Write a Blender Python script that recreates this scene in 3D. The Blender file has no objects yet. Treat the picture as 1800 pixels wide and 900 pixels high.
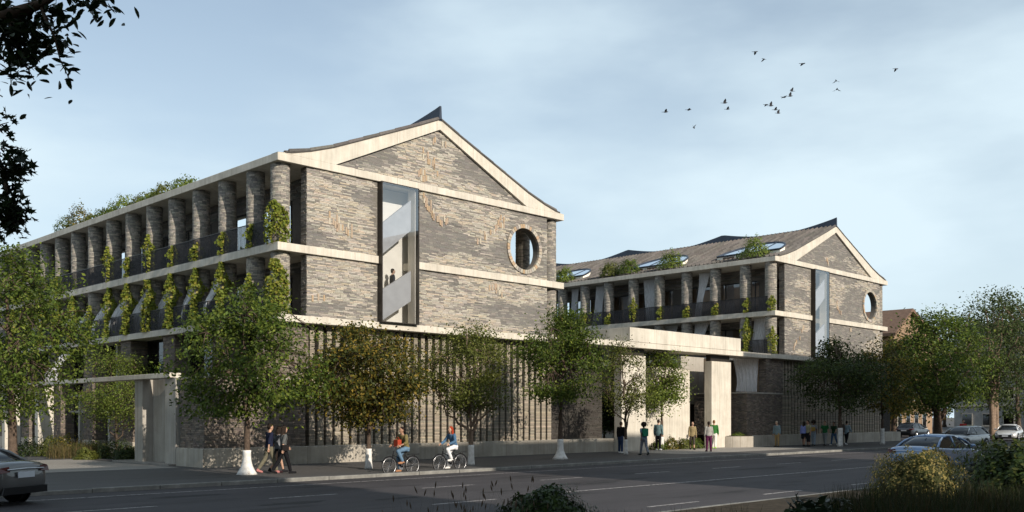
import bpy, bmesh, math, random
import numpy as np
from mathutils import Vector, Matrix, noise as mnoise

S = bpy.context.scene
C = S.collection
R = math.radians
# ---------------------------------------------------------------- camera, sky, sun, exposure
EYE = 2.15                       # camera height above the road
cam_d = bpy.data.cameras.new('camera')
cam = bpy.data.objects.new('camera', cam_d); C.objects.link(cam)
cam.location = (0, 0, EYE)
cam.rotation_euler = (R(90), 0, R(-45))          # level, looking along (1, 1)
cam_d.sensor_width = 36.0
cam_d.lens = 36.0 * 1703 / 1800
cam_d.shift_y = (732 - 450) / 1800
cam_d.clip_end = 3000
S.camera = cam

SUN_EL, SUN_AZ = R(24), R(4.3)                     # azimuth: about 4 deg west of the -y axis
W = bpy.data.worlds.new('World'); S.world = W; W.use_nodes = True
nt = W.node_tree; nt.nodes.clear()
o_ = nt.nodes.new('ShaderNodeOutputWorld'); bg = nt.nodes.new('ShaderNodeBackground')
sky = nt.nodes.new('ShaderNodeTexSky'); sky.sky_type = 'NISHITA'; sky.sun_disc = False
sky.sun_elevation = SUN_EL; sky.sun_rotation = R(184.3); sky.air_density = 1.0; sky.dust_density = 1.2; sky.ozone_density = 1.6
tc = nt.nodes.new('ShaderNodeTexCoord'); mp = nt.nodes.new('ShaderNodeMapping')
mp.inputs['Scale'].default_value = (1.2, 1.2, 3.6); mp.inputs['Location'].default_value = (9.5, 18.6, 3.0)
nz = nt.nodes.new('ShaderNodeTexNoise'); nz.inputs['Scale'].default_value = 1.6; nz.inputs['Detail'].default_value = 6; nz.inputs['Roughness'].default_value = 0.5
rp = nt.nodes.new('ShaderNodeMapRange'); rp.inputs['From Min'].default_value = 0.36; rp.inputs['From Max'].default_value = 0.68; rp.inputs['To Min'].default_value = 0.30; rp.inputs['To Max'].default_value = 0.80
rp.interpolation_type = 'SMOOTHSTEP'
sx = nt.nodes.new('ShaderNodeSeparateXYZ'); hr = nt.nodes.new('ShaderNodeMapRange')      # air is paler towards the horizon, all the way round
hr.inputs['From Min'].default_value = 0.0; hr.inputs['From Max'].default_value = 0.42; hr.inputs['To Min'].default_value = 0.62; hr.inputs['To Max'].default_value = 0.0
ad = nt.nodes.new('ShaderNodeMath'); ad.operation = 'ADD'; ad.use_clamp = True
hz = nt.nodes.new('ShaderNodeMix'); hz.data_type = 'RGBA'; hz.inputs['B'].default_value = (6.1, 7.35, 8.05, 1)
nt.links.new(tc.outputs['Generated'], mp.inputs['Vector']); nt.links.new(mp.outputs['Vector'], nz.inputs['Vector'])
nt.links.new(tc.outputs['Generated'], sx.inputs['Vector']); nt.links.new(sx.outputs['Z'], hr.inputs['Value'])
nt.links.new(nz.outputs['Fac'], rp.inputs['Value']); nt.links.new(rp.outputs['Result'], ad.inputs[0]); nt.links.new(hr.outputs['Result'], ad.inputs[1]); nt.links.new(ad.outputs[0], hz.inputs['Factor'])
nt.links.new(sky.outputs['Color'], hz.inputs['A']); nt.links.new(hz.outputs['Result'], bg.inputs['Color'])
bg.inputs['Strength'].default_value = 0.104
nt.links.new(bg.outputs['Background'], o_.inputs['Surface'])

sun_d = bpy.data.lights.new('sun', 'SUN'); sun = bpy.data.objects.new('sun', sun_d); C.objects.link(sun)
sun_d.energy = 4.8; sun_d.angle = R(0.5); sun_d.color = (1.0, 0.90, 0.77)
to_sun = Vector((-math.sin(SUN_AZ) * math.cos(SUN_EL), -math.cos(SUN_AZ) * math.cos(SUN_EL), math.sin(SUN_EL)))
sun.rotation_euler = to_sun.to_track_quat('Z', 'Y').to_euler()
sun.location = (0, -40, 60)
S.view_settings.view_transform = 'Standard'; S.view_settings.look = 'None'
S.view_settings.exposure = 0.27; S.view_settings.gamma = 1.0
try: S.view_settings.use_curve_mapping = False
except Exception: pass
S.render.engine = 'CYCLES'

rnd = random.Random(7)
# ---------------------------------------------------------------- helpers
def ground(px, py, z=0.0):
    """place on the ground plane z that the picture shows at (px, py)"""
    s = 2408.4 * (EYE - z) / (py - 732.0); k = (px - 900) / 1703.0
    return Vector((s * (1 + k) / 2, s * (1 - k) / 2, z))
def at_sum(px, s, z=0.0):
    k = (px - 900) / 1703.0
    return Vector((s * (1 + k) / 2, s * (1 - k) / 2, z))

class MB:
    def __init__(self): self.v = []; self.f = []; self.c = []
    def add(self, vs, fs, col=None):
        b = len(self.v); self.v.extend(vs); self.f.extend([tuple(i + b for i in f) for f in fs])
        self.c.extend([col or (1, 1, 1)] * len(vs)); return self
    def box(self, x0, x1, y0, y1, z0, z1, col=None):
        return self.add([(x0,y0,z0),(x1,y0,z0),(x1,y1,z0),(x0,y1,z0),(x0,y0,z1),(x1,y0,z1),(x1,y1,z1),(x0,y1,z1)],
                 [(0,3,2,1),(4,5,6,7),(0,1,5,4),(1,2,6,5),(2,3,7,6),(3,0,4,7)], col)
    def obox(self, o, u, w, n, lu, lw, ln, col=None):
        """box from corner o along u, w, n"""
        o, u, w, n = Vector(o), Vector(u) * lu, Vector(w) * lw, Vector(n) * ln
        p = [o, o+u, o+u+w, o+w, o+n, o+u+n, o+u+w+n, o+w+n]
        return self.add([tuple(q) for q in p], [(0,3,2,1),(4,5,6,7),(0,1,5,4),(1,2,6,5),(2,3,7,6),(3,0,4,7)], col)
    def ring_loft(self, rings, cap=True, col=None):
        n = len(rings[0]); vs = [tuple(p) for r in rings for p in r]; fs = []
        for i in range(len(rings) - 1):
            for j in range(n):
                k = (j + 1) % n
                fs.append((i*n+j, i*n+k, (i+1)*n+k, (i+1)*n+j))
        if cap: fs.append(tuple(reversed(range(n)))); fs.append(tuple(range((len(rings)-1)*n, len(rings)*n)))
        return self.add(vs, fs, col)
    def tube(self, pts, rad, n=8, col=None, closed=False):
        pts = [Vector(p) for p in pts]; rings = []
        if not isinstance(rad, (list, tuple)): rad = [rad] * len(pts)
        m = len(pts)
        for i, p in enumerate(pts):
            if closed: t = pts[(i+1) % m] - pts[i-1]
            else: t = pts[min(i+1, m-1)] - pts[max(i-1, 0)]
            if t.length < 1e-9: t = Vector((0,0,1))
            t.normalize()
            a = t.cross(Vector((0,0,1)))
            if a.length < 0.05: a = t.cross(Vector((0,1,0)))
            a.normalize(); b = t.cross(a)
            rings.append([p + (a*math.cos(2*math.pi*j/n) + b*math.sin(2*math.pi*j/n)) * rad[i] for j in range(n)])
        if closed: rings.append(rings[0]); return self.ring_loft(rings, False, col)
        return self.ring_loft(rings, True, col)
    def ball(self, c, rx, ry=None, rz=None, n=10, m=7, col=None):
        ry = ry or rx; rz = rz or rx; c = Vector(c)
        rings = []
        for i in range(m + 1):
            t = math.pi * i / m; s = max(math.sin(t), 0.02)
            rings.append([c + Vector((rx*s*math.cos(2*math.pi*j/n), ry*s*math.sin(2*math.pi*j/n), -rz*math.cos(t))) for j in range(n)])
        return self.ring_loft(rings, True, col)
    def prism(self, poly, d, col=None):
        """poly: list of 3-D points, extruded by vector d"""
        d = Vector(d); n = len(poly); a = [Vector(p) for p in poly]
        vs = [tuple(p) for p in a] + [tuple(p + d) for p in a]
        fs = [tuple(reversed(range(n))), tuple(range(n, 2*n))] + [(i, (i+1) % n, n + (i+1) % n, n + i) for i in range(n)]
        return self.add(vs, fs, col)
    def mesh(self, name):
        me = bpy.data.meshes.new(name); me.from_pydata([tuple(v) for v in self.v], [], self.f)
        at = me.color_attributes.new('Col', 'FLOAT_COLOR', 'POINT')
        arr = np.ones((len(self.v), 4), np.float32); arr[:, :3] = np.array(self.c, np.float32).reshape(-1, 3)
        at.data.foreach_set('color', arr.ravel())
        return me
    def build(self, name, m, parent=None, smooth=False, fix=False, bevel=0):
        me = self.mesh(name)
        if fix:
            bm = bmesh.new(); bm.from_mesh(me); bmesh.ops.recalc_face_normals(bm, faces=bm.faces[:]); bm.to_mesh(me); bm.free()
        me.materials.append(mat(m))
        if smooth: me.shade_smooth()
        o = link(name, me, parent)
        if bevel:
            b = o.modifiers.new('bevel', 'BEVEL'); b.width = bevel; b.segments = 1; b.limit_method = 'ANGLE'
        return o

def link(name, data, parent=None, loc=None, rz=None):
    o = bpy.data.objects.new(name, data); C.objects.link(o)
    if parent: o.parent = parent
    if loc is not None: o.location = loc
    if rz is not None: o.rotation_euler = (0, 0, rz)
    return o
def tag(o, label, cat, group=None, kind=None):
    if label: o['label'] = label
    if cat: o['category'] = cat
    if group: o['group'] = group
    if kind: o['kind'] = kind
    return o
def thing(name, label, cat, loc=(0,0,0), rz=0, group=None):
    o = link(name, None, None, loc, rz); o.empty_display_size = 0.3
    return tag(o, label, cat, group)
def structure(o): o['kind'] = 'structure'; return o
def stuff(o): o['kind'] = 'stuff'; return o
def copy_tree(o, parent=None):
    c = o.copy(); C.objects.link(c); c.parent = parent
    for ch in list(o.children): copy_tree(ch, c)
    return c
def n3(x, y, z=0.0): return mnoise.noise(Vector((x, y, z)))

# ---------------------------------------------------------------- materials
MATS = {}
def mat(n): return MATS[n]
def base(name, rough=0.8, spec=0.3, metal=0.0):
    m = bpy.data.materials.new(name); m.use_nodes = True; MATS[name] = m
    p = m.node_tree.nodes['Principled BSDF']
    p.inputs['Roughness'].default_value = rough; p.inputs['Metallic'].default_value = metal
    p.inputs['Specular IOR Level'].default_value = spec
    return m, m.node_tree, p
def noise_node(t, scale, detail=4, rough=0.55, stretch=None, coord='Object'):
    c = t.nodes.new('ShaderNodeTexCoord'); n = t.nodes.new('ShaderNodeTexNoise')
    n.inputs['Scale'].default_value = scale; n.inputs['Detail'].default_value = detail; n.inputs['Roughness'].default_value = rough
    src = c.outputs[coord]
    if stretch:
        mpn = t.nodes.new('ShaderNodeMapping'); mpn.inputs['Scale'].default_value = stretch
        t.links.new(src, mpn.inputs['Vector']); src = mpn.outputs['Vector']
    t.links.new(src, n.inputs['Vector']); return n
def ramp(t, fac, stops):
    r = t.nodes.new('ShaderNodeValToRGB'); e = r.color_ramp.elements
    while len(e) < len(stops): e.new(0.5)
    for i, (p, c) in enumerate(stops): e[i].position = p; e[i].color = (*c, 1)
    t.links.new(fac, r.inputs['Fac']); return r
def mul(t, a, b, fac=1.0):
    m = t.nodes.new('ShaderNodeMix'); m.data_type = 'RGBA'; m.blend_type = 'MULTIPLY'; m.inputs['Factor'].default_value = fac
    t.links.new(a, m.inputs['A']); t.links.new(b, m.inputs['B']); return m.outputs['Result']
def bump(t, p, h, strength=0.3, dist=0.02):
    b = t.nodes.new('ShaderNodeBump'); b.inputs['Strength'].default_value = strength; b.inputs['Distance'].default_value = dist
    t.links.new(h, b.inputs['Height']); t.links.new(b.outputs['Normal'], p.inputs['Normal'])
def plain(name, col, rough=0.7, spec=0.3, metal=0.0, var=0.12, scale=6.0, bmp=0.0):
    m, t, p = base(name, rough, spec, metal)
    n = noise_node(t, scale, 5)
    lo = tuple(c * (1 - var) for c in col); hi = tuple(min(1, c * (1 + var)) for c in col)
    r = ramp(t, n.outputs['Fac'], [(0.3, lo), (0.7, hi)])
    t.links.new(r.outputs['Color'], p.inputs['Base Color'])
    if bmp: bump(t, p, n.outputs['Fac'], bmp)
    return m
def concrete(name, col, var=0.22):
    m, t, p = base(name, 0.82, 0.25)
    n1 = noise_node(t, 0.9, 6, 0.62); n2 = noise_node(t, 1.0, 5, 0.6, (6.0, 6.0, 0.5)); n3_ = noise_node(t, 38, 3)
    a = ramp(t, n1.outputs['Fac'], [(0.28, tuple(c*(1-var) for c in col)), (0.72, tuple(min(1, c*(1+var*.5)) for c in col))])
    b = ramp(t, n2.outputs['Fac'], [(0.3, (0.80, 0.78, 0.75)), (0.62, (1, 1, 1))])
    c = ramp(t, n3_.outputs['Fac'], [(0.3, (0.9, 0.9, 0.9)), (0.7, (1, 1, 1))])
    co = t.nodes.new('ShaderNodeTexCoord'); sp = t.nodes.new('ShaderNodeSeparateXYZ'); t.links.new(co.outputs['Object'], sp.inputs[0]); js = []
    for ax, off in (('X', .37), ('Y', .41)):                      # pour joints between the cast lengths
        q = t.nodes.new('ShaderNodeMath'); q.operation = 'MULTIPLY_ADD'; q.inputs[1].default_value = 1/2.4; q.inputs[2].default_value = off; t.links.new(sp.outputs[ax], q.inputs[0])
        f = t.nodes.new('ShaderNodeMath'); f.operation = 'FRACT'; t.links.new(q.outputs[0], f.inputs[0])
        g = t.nodes.new('ShaderNodeMath'); g.operation = 'LESS_THAN'; g.inputs[1].default_value = .009; t.links.new(f.outputs[0], g.inputs[0]); js.append(g)
    mxj = t.nodes.new('ShaderNodeMath'); mxj.operation = 'MAXIMUM'; t.links.new(js[0].outputs[0], mxj.inputs[0]); t.links.new(js[1].outputs[0], mxj.inputs[1])
    jr = ramp(t, mxj.outputs[0], [(0.0, (1, 1, 1)), (1.0, (0.62, 0.60, 0.57))])
    t.links.new(mul(t, mul(t, mul(t, a.outputs['Color'], b.outputs['Color'], 0.9), c.outputs['Color']), jr.outputs['Color']), p.inputs['Base Color'])
    bump(t, p, n3_.outputs['Fac'], 0.25, 0.01)
def attr_mat(name, rough=0.85, spec=0.2, noise_scale=22.0, var=0.25, bmp=0.5):
    m, t, p = base(name, rough, spec)
    a = t.nodes.new('ShaderNodeAttribute'); a.attribute_name = 'Col'
    n = noise_node(t, noise_scale, 4)
    r = ramp(t, n.outputs['Fac'], [(0.3, (1-var,)*3), (0.7, (1+var*.3,)*3)])
    t.links.new(mul(t, a.outputs['Color'], r.outputs['Color']), p.inputs['Base Color'])
    if bmp: bump(t, p, n.outputs['Fac'], bmp, 0.015)
def leaf_mat(name, tint=(1,1,1), trans=0.35, rough=0.5):
    m, t, p = base(name, rough, 0.18)
    a = t.nodes.new('ShaderNodeAttribute'); a.attribute_name = 'Col'
    rgb = t.nodes.new('ShaderNodeRGB'); rgb.outputs[0].default_value = (*tint, 1)
    col = mul(t, a.outputs['Color'], rgb.outputs[0])
    t.links.new(col, p.inputs['Base Color'])
    tr = t.nodes.new('ShaderNodeBsdfTranslucent'); t.links.new(col, tr.inputs['Color'])
    mx = t.nodes.new('ShaderNodeMixShader'); mx.inputs['Fac'].default_value = trans
    out = t.nodes['Material Output']
    t.links.new(p.outputs['BSDF'], mx.inputs[1]); t.links.new(tr.outputs['BSDF'], mx.inputs[2]); t.links.new(mx.outputs['Shader'], out.inputs['Surface'])
def glass_mat(name, tint, alpha, rough=0.02):
    """clear pane: part mirror, part see-through, seen the same from every side"""
    m, t, p = base(name, rough, 0.5)
    t.nodes.remove(p)
    g = t.nodes.new('ShaderNodeBsdfGlossy'); g.inputs['Roughness'].default_value = rough; g.inputs['Color'].default_value = (0.9, 0.95, 1, 1)
    tr = t.nodes.new('ShaderNodeBsdfTransparent'); tr.inputs['Color'].default_value = (*tint, 1)
    fr = t.nodes.new('ShaderNodeFresnel'); fr.inputs['IOR'].default_value = 1.5
    ad = t.nodes.new('ShaderNodeMath'); ad.operation = 'ADD'; ad.inputs[1].default_value = alpha; ad.use_clamp = True
    mx = t.nodes.new('ShaderNodeMixShader')
    t.links.new(fr.outputs['Fac'], ad.inputs[0]); t.links.new(ad.outputs[0], mx.inputs['Fac'])
    t.links.new(tr.outputs[0], mx.inputs[1]); t.links.new(g.outputs[0], mx.inputs[2]); t.links.new(mx.outputs[0], t.nodes['Material Output'].inputs['Surface'])
def veil_mat(name, col, opacity, trans=0.5):
    m, t, p = base(name, 0.9, 0.1)
    p.inputs['Base Color'].default_value = (*col, 1)
    n = noise_node(t, 3.0, 4, 0.5, (9, 9, 0.6))
    tl = t.nodes.new('ShaderNodeBsdfTranslucent'); tl.inputs['Color'].default_value = (*col, 1)
    m1 = t.nodes.new('ShaderNodeMixShader'); m1.inputs['Fac'].default_value = trans
    t.links.new(p.outputs['BSDF'], m1.inputs[1]); t.links.new(tl.outputs[0], m1.inputs[2])
    tr = t.nodes.new('ShaderNodeBsdfTransparent'); m2 = t.nodes.new('ShaderNodeMixShader')
    r = ramp(t, n.outputs['Fac'], [(0.3, (opacity*.75,)*3), (0.7, (min(1, opacity*1.15),)*3)])
    t.links.new(r.outputs['Color'], m2.inputs['Fac']); t.links.new(tr.outputs[0], m2.inputs[1]); t.links.new(m1.outputs[0], m2.inputs[2])
    t.links.new(m2.outputs[0], t.nodes['Material Output'].inputs['Surface'])

concrete('concrete', (0.60, 0.56, 0.485))
concrete('concrete_grey', (0.40, 0.375, 0.335))
concrete('plinth', (0.42, 0.385, 0.33), 0.3)
attr_mat('brick'); attr_mat('stone_attr', 0.85, 0.2, 4.0, 0.25, 0.2)
plain('mortar', (0.15, 0.14, 0.125), 0.95, 0.1, 0, 0.2, 12)
plain('dark_mortar', (0.085, 0.08, 0.075), 0.95, 0.1, 0, 0.2, 12)
attr_mat('tile', 0.8, 0.25, 9.0, 0.3, 0.2)
plain('navy_metal', (0.035, 0.045, 0.065), 0.45, 0.4, 0.3, 0.15, 2)
plain('dark_frame', (0.035, 0.03, 0.026), 0.4, 0.4, 0.3, 0.1)
plain('bronze', (0.10, 0.07, 0.05), 0.45, 0.4, 0.4, 0.2, 3)
plain('interior', (0.55, 0.42, 0.30), 0.9, 0.1, 0, 0.08, 1.5)
plain('interior_white', (0.78, 0.73, 0.64), 0.9, 0.1, 0, 0.05, 1.5)
plain('stair_grey', (0.36, 0.36, 0.365), 0.7, 0.2, 0, 0.1, 2)
plain('wood', (0.16, 0.10, 0.065), 0.6, 0.3, 0, 0.3, 3)
glass_mat('bay_glass', (0.93, 0.96, 1.0), 0.17)
glass_mat('door_glass', (0.75, 0.68, 0.60), 0.07)
glass_mat('dark_glass', (0.16, 0.15, 0.145), 0.03, 0.04)
glass_mat('sky_glass', (0.35, 0.42, 0.5), 0.4, 0.05)
veil_mat('mesh_screen', (0.05, 0.05, 0.055), 0.52, 0.0)
veil_mat('gauze', (0.86, 0.86, 0.87), 0.90, 0.45)
# asphalt with worn, stained patches
def asphalt(name, col, var, stain):
    m, t, p = base(name, 0.82, 0.3)
    a = noise_node(t, 0.35, 6, 0.6, (0.5, 1.6, 1)); b = noise_node(t, 55, 3); c = noise_node(t, 0.9, 5, 0.6, (0.25, 1.2, 1))
    r1 = ramp(t, a.outputs['Fac'], [(0.3, tuple(x*(1-var) for x in col)), (0.72, tuple(x*(1+var) for x in col))])
    r2 = ramp(t, b.outputs['Fac'], [(0.3, (0.62,)*3), (0.7, (1.25,)*3)])
    r3 = ramp(t, c.outputs['Fac'], [(0.34, (1-stain,)*3), (0.44, (1,)*3)])
    t.links.new(mul(t, mul(t, r1.outputs['Color'], r2.outputs['Color']), r3.outputs['Color']), p.inputs['Base Color'])
    bump(t, p, b.outputs['Fac'], 0.35, 0.01)
asphalt('asphalt', (0.046, 0.0415, 0.0445), 0.28, 0.55)
asphalt('patch_asphalt', (0.020, 0.019, 0.020), 0.3, 0.4)
asphalt('pavement', (0.075, 0.071, 0.069), 0.15, 0.25)
asphalt('paving', (0.27, 0.25, 0.225), 0.15, 0.2)
plain('kerb', (0.18, 0.176, 0.162), 0.85, 0.2, 0, 0.3, 3, 0.2)
m, t, p = base('road_paint', 0.8, 0.2)
n_ = noise_node(t, 9, 5, 0.7); r_ = ramp(t, n_.outputs['Fac'], [(0.38, (0.07, 0.065, 0.065)), (0.56, (0.36, 0.34, 0.33))]); t.links.new(r_.outputs['Color'], p.inputs['Base Color'])
plain('soil', (0.045, 0.036, 0.026), 0.95, 0.1, 0, 0.35, 5, 0.5)
plain('far_ground', (0.10, 0.095, 0.085), 0.95, 0.1, 0, 0.2, 0.2)
plain('bark', (0.085, 0.062, 0.047), 0.92, 0.15, 0, 0.4, 9, 0.6)
plain('pale_bark', (0.20, 0.145, 0.105), 0.92, 0.15, 0, 0.35, 9, 0.6)
m, t, p = base('whitewash', 0.9, 0.15)
n_ = noise_node(t, 6, 6, 0.7); r_ = ramp(t, n_.outputs['Fac'], [(0.30, (0.22, 0.17, 0.13)), (0.40, (0.56, 0.54, 0.51)), (0.62, (0.70, 0.69, 0.67))]); t.links.new(r_.outputs['Color'], p.inputs['Base Color']); bump(t, p, n_.outputs['Fac'], 0.5)
leaf_mat('leaf', (1.22, 1.16, 1.08), 0.42)
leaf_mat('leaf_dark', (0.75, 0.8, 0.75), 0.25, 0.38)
# ================================================================ SETTING: ground, road, pavements
KERB_Y, NEAR_Y = 27.6, 12.4
WALK = 0.12
def sheet(name, x0, x1, y0, y1, z, m, sub=1):
    mb = MB(); mb.add([(x0,y0,z),(x1,y0,z),(x1,y1,z),(x0,y1,z)], [(0,1,2,3)])
    return structure(mb.build(name, m))
sheet('terrain', -900, 1500, -900, 1500, -0.03, 'far_ground')
sheet('road', -120, 400, NEAR_Y, KERB_Y, 0.0, 'asphalt')
mb = MB(); mb.box(-120, 83, KERB_Y + 0.16, 90, -0.02, WALK); structure(mb.build('pavement', 'pavement'))
sheet('cross_street', 83, 112, KERB_Y, 200, -0.005, 'asphalt')
mb = MB(); mb.box(112, 400, KERB_Y + 0.16, 200, -0.02, WALK); structure(mb.build('far_pavement', 'pavement'))
mb = MB(); mb.box(-120, 400, -200, NEAR_Y - 0.16, -0.02, WALK); structure(mb.build('planting_bed', 'soil'))
mb = MB(); mb.box(43.5, 57.8, 30.2, 60, WALK, WALK + 0.004); structure(mb.build('courtyard_paving', 'paving'))
mb = MB(); mb.box(-60, 17.9, 36.6, 47, WALK, WALK + 0.006); structure(mb.build('driveway', 'paving'))
# kerbs: one stone after another
def kerb_row(name, y0, x0, x1):
    root = structure(link(name, None)); L = 1.98
    me = MB().box(0, L - 0.015, 0, 0.16, -0.05, 0.125).mesh('kerb_stone'); me.materials.append(mat('kerb'))
    x = x0
    while x < x1:
        o = link('kerb_stone', me, root, (x, y0 + rnd.uniform(-.008, .008), rnd.uniform(-.008, .006)), rnd.uniform(-.003, .003))
        b = o.modifiers.new('bevel', 'BEVEL'); b.width = 0.02; b.segments = 2
        x += L
kerb_row('kerb', KERB_Y, 3, 82.5); kerb_row('near_kerb', NEAR_Y - 0.16, 6, 60)
# painted markings
def marking(name, rects):
    mb = MB()
    for x0, x1, y0, y1 in rects: mb.add([(x0,y0,.005),(x1,y0,.005),(x1,y1,.005),(x0,y1,.005)], [(0,1,2,3)])
    return structure(mb.build(name, 'road_paint'))
marking('edge_line', [(-40, 83, 26.05, 26.17)])
for i in range(-6, 16): marking('lane_dash', [(13.4 + 5.17*i, 15.55 + 5.17*i, 22.33, 22.45)])
marking('centre_line', [(20.3, 120, 18.3, 18.43)])
for i in range(-5, 1): marking('lane_dash', [(15.3 + 5.2*i, 17.5 + 5.2*i, 18.0, 18.12)])
for i in range(-4, 14): marking('lane_dash', [(18.5 + 5.25*i, 20.6 + 5.25*i, 13.9, 14.02)])

# tar patches and oil smudges worn into the lanes
for i, (px, py, L, w) in enumerate(((1000, 851, 1.3, .22), (1053, 849, 2.4, .3), (1230, 831, 1.8, .25), (1340, 823, 5.0, .32), (880, 864, 1.6, .25), (1110, 842, 2.2, .2), (950, 838, 3.0, .2), (520, 884, 2.2, .35), (330, 872, 2.8, .3), (700, 876, 1.9, .22), (1180, 850, 1.2, .2))):
    c_ = ground(px, py); rg_ = random.Random(i); n_p = 18
    structure(MB().add([(c_.x + L/2 * math.cos(a) * rg_.uniform(.6, 1.1), c_.y + w * math.sin(a) * rg_.uniform(.4, 1.2), .0035) for a in [2*math.pi*j/n_p for j in range(n_p)]], [tuple(range(n_p))]).build('road_patch', 'patch_asphalt'))

# ================================================================ BRICKWORK
UP = Vector((0, 0, 1))
def brickwork(mb, o, u, n, width, z0, z1, colfn, skip=None, course=0.075, lens=(0.22, 0.5), depth=(0.0, 0.03), rg=None):
    rg = rg or rnd; o, u, n = Vector(o), Vector(u), Vector(n)
    z = z0
    while z < z1 - 0.02:
        h = min(course, z1 - z) - 0.011
        a = -rg.uniform(0, lens[0])
        while a < width - 0.02:
            l = rg.uniform(*lens)
            a0, a1 = max(a, 0), min(a + l - 0.011, width)
            if width - a1 < 0.06: a1 = width
            if a1 - a0 > 0.03 and not (skip and skip(a0, a1, z, z + h)):
                c, d = colfn((a0 + a1) / 2, z)
                mb.obox(o + u * a0 + UP * z - n * 0.06, u, UP, n, a1 - a0, h, 0.06 + d if d is not None else 0.06 + rg.uniform(*depth), c)
            a += l
        z += course
def jit(c, s=0.12, rg=rnd):
    k = 1 + rg.uniform(-s, s); return tuple(max(0.01, x * k * (1 + rg.uniform(-.03, .03))) for x in c)
DARK, MID, LIGHT, WARM, ORANGE = (0.170, 0.161, 0.150), (0.245, 0.227, 0.203), (0.40, 0.368, 0.317), (0.43, 0.372, 0.295), (0.37, 0.27, 0.20)
def gable_cols(seed, lightness=0.0):
    def f(a, z):
        p = 1.1 * n3(a * 0.22 + seed, z * 0.60 + seed * 2, 3.3) + 0.34 * n3(a * 0.6 + seed, z * 2.2, 8.1) + 0.10 * n3(a * 2.2, z * 6.0, seed) + lightness
        if p > 0.10:
            c = rnd.choice((LIGHT, LIGHT, WARM, MID)); return jit(c, 0.16), rnd.uniform(0.006, 0.032)
        if p > -0.05:
            return jit(rnd.choice((MID, MID, DARK, LIGHT)), 0.16), rnd.uniform(0.0, 0.02)
        return jit(rnd.choice((DARK, DARK, DARK, MID)), 0.12), rnd.uniform(0.0, 0.008)
    return f
def plain_cols(a, z): return jit(rnd.choice((DARK, DARK, MID, (0.19, 0.165, 0.14))), 0.22), None
def pier_cols(a, z): return jit(rnd.choice(((0.17, 0.14, 0.115), (0.14, 0.12, 0.105), (0.22, 0.18, 0.145))), 0.2), None

# ---- shared meshes for repeated pieces
def column_mesh(h, seed, r=0.40):
    mb = MB(); rg = random.Random(seed); nb = 11
    mb.tube([(0,0,0), (0,0,h)], r - 0.014, 28, (0.12, 0.11, 0.10))
    nc = int(round(h / 0.075)); ch = h / nc
    for i in range(nc):
        off = rg.uniform(0, 6.28)
        ang = [off + (j + rg.uniform(-.22, .22)) * 2*math.pi/nb for j in range(nb)]; ang.append(ang[0] + 2*math.pi)
        for j in range(nb):
            a0, a1 = ang[j] + 0.013, ang[j+1] - 0.013
            c = jit(rg.choice(((0.32, 0.292, 0.25), (0.245, 0.227, 0.203), (0.38, 0.343, 0.29), (0.20, 0.187, 0.17))), 0.15, rg)
            ro = r + rg.uniform(-0.003, 0.009); z0, z1 = i*ch + 0.005, (i+1)*ch - 0.005
            vs = []; am = (a0 + a1) / 2
            for rr in (r - 0.03, ro):
                for z in (z0, z1):
                    for a in (a0, am, a1): vs.append((rr*math.cos(a), rr*math.sin(a), z))
            mb.add(vs, [(6,7,10,9), (7,8,11,10), (0,6,9,3), (2,5,11,8), (3,9,10,4), (4,10,11,5), (0,1,7,6), (1,2,8,7)], c)
    me = mb.mesh('column'); me.materials.append(mat('brick')); return me
COLM = {}
for key, h in (('lo', 2.67), ('hi', 3.41)): COLM[key] = [column_mesh(h, 11 + i) for i in range(2)]
def fin_mesh(w, d, h, seed):
    mb = MB(); rg = random.Random(seed); nc = int(round(h / 0.075)); ch = h / nc
    mb.box(-w/2 + 0.012, w/2 - 0.012, 0.012, d, 0, h, (0.10, 0.09, 0.08))
    for i in range(nc):
        split = rg.uniform(0.3, 0.7) * d; e = rg.uniform(0, 0.008)
        c1 = jit(rg.choice(((0.30, 0.26, 0.205), (0.36, 0.31, 0.24), (0.25, 0.22, 0.175))), 0.15, rg); c2 = jit(c1, 0.15, rg)
        mb.box(-w/2 - e, w/2 + e, -e, split - 0.006, i*ch + 0.006, (i+1)*ch - 0.006, c1)
        mb.box(-w/2 - e*.5, w/2 + e*.5, split + 0.006, d - 0.004, i*ch + 0.006, (i+1)*ch - 0.006, c2)
    me = mb.mesh('fin'); me.materials.append(mat('brick')); return me
FIN_UP = [fin_mesh(0.225, 0.34, 2.42, 30 + i) for i in range(3)]
FIN_LO = [fin_mesh(0.295, 0.42, 2.81, 40 + i) for i in range(3)]
SOLDIER = []
for i in range(4):
    mb = MB().box(-0.042, 0.042, -0.045, 0.06, 0, 0.30 - 0.03 * (i % 2), jit((ORANGE, (.40, .285, .19), (.42, .33, .235), WARM)[i], 0.12)); me = mb.mesh('brick'); me.materials.append(mat('brick')); SOLDIER.append(me)
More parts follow.
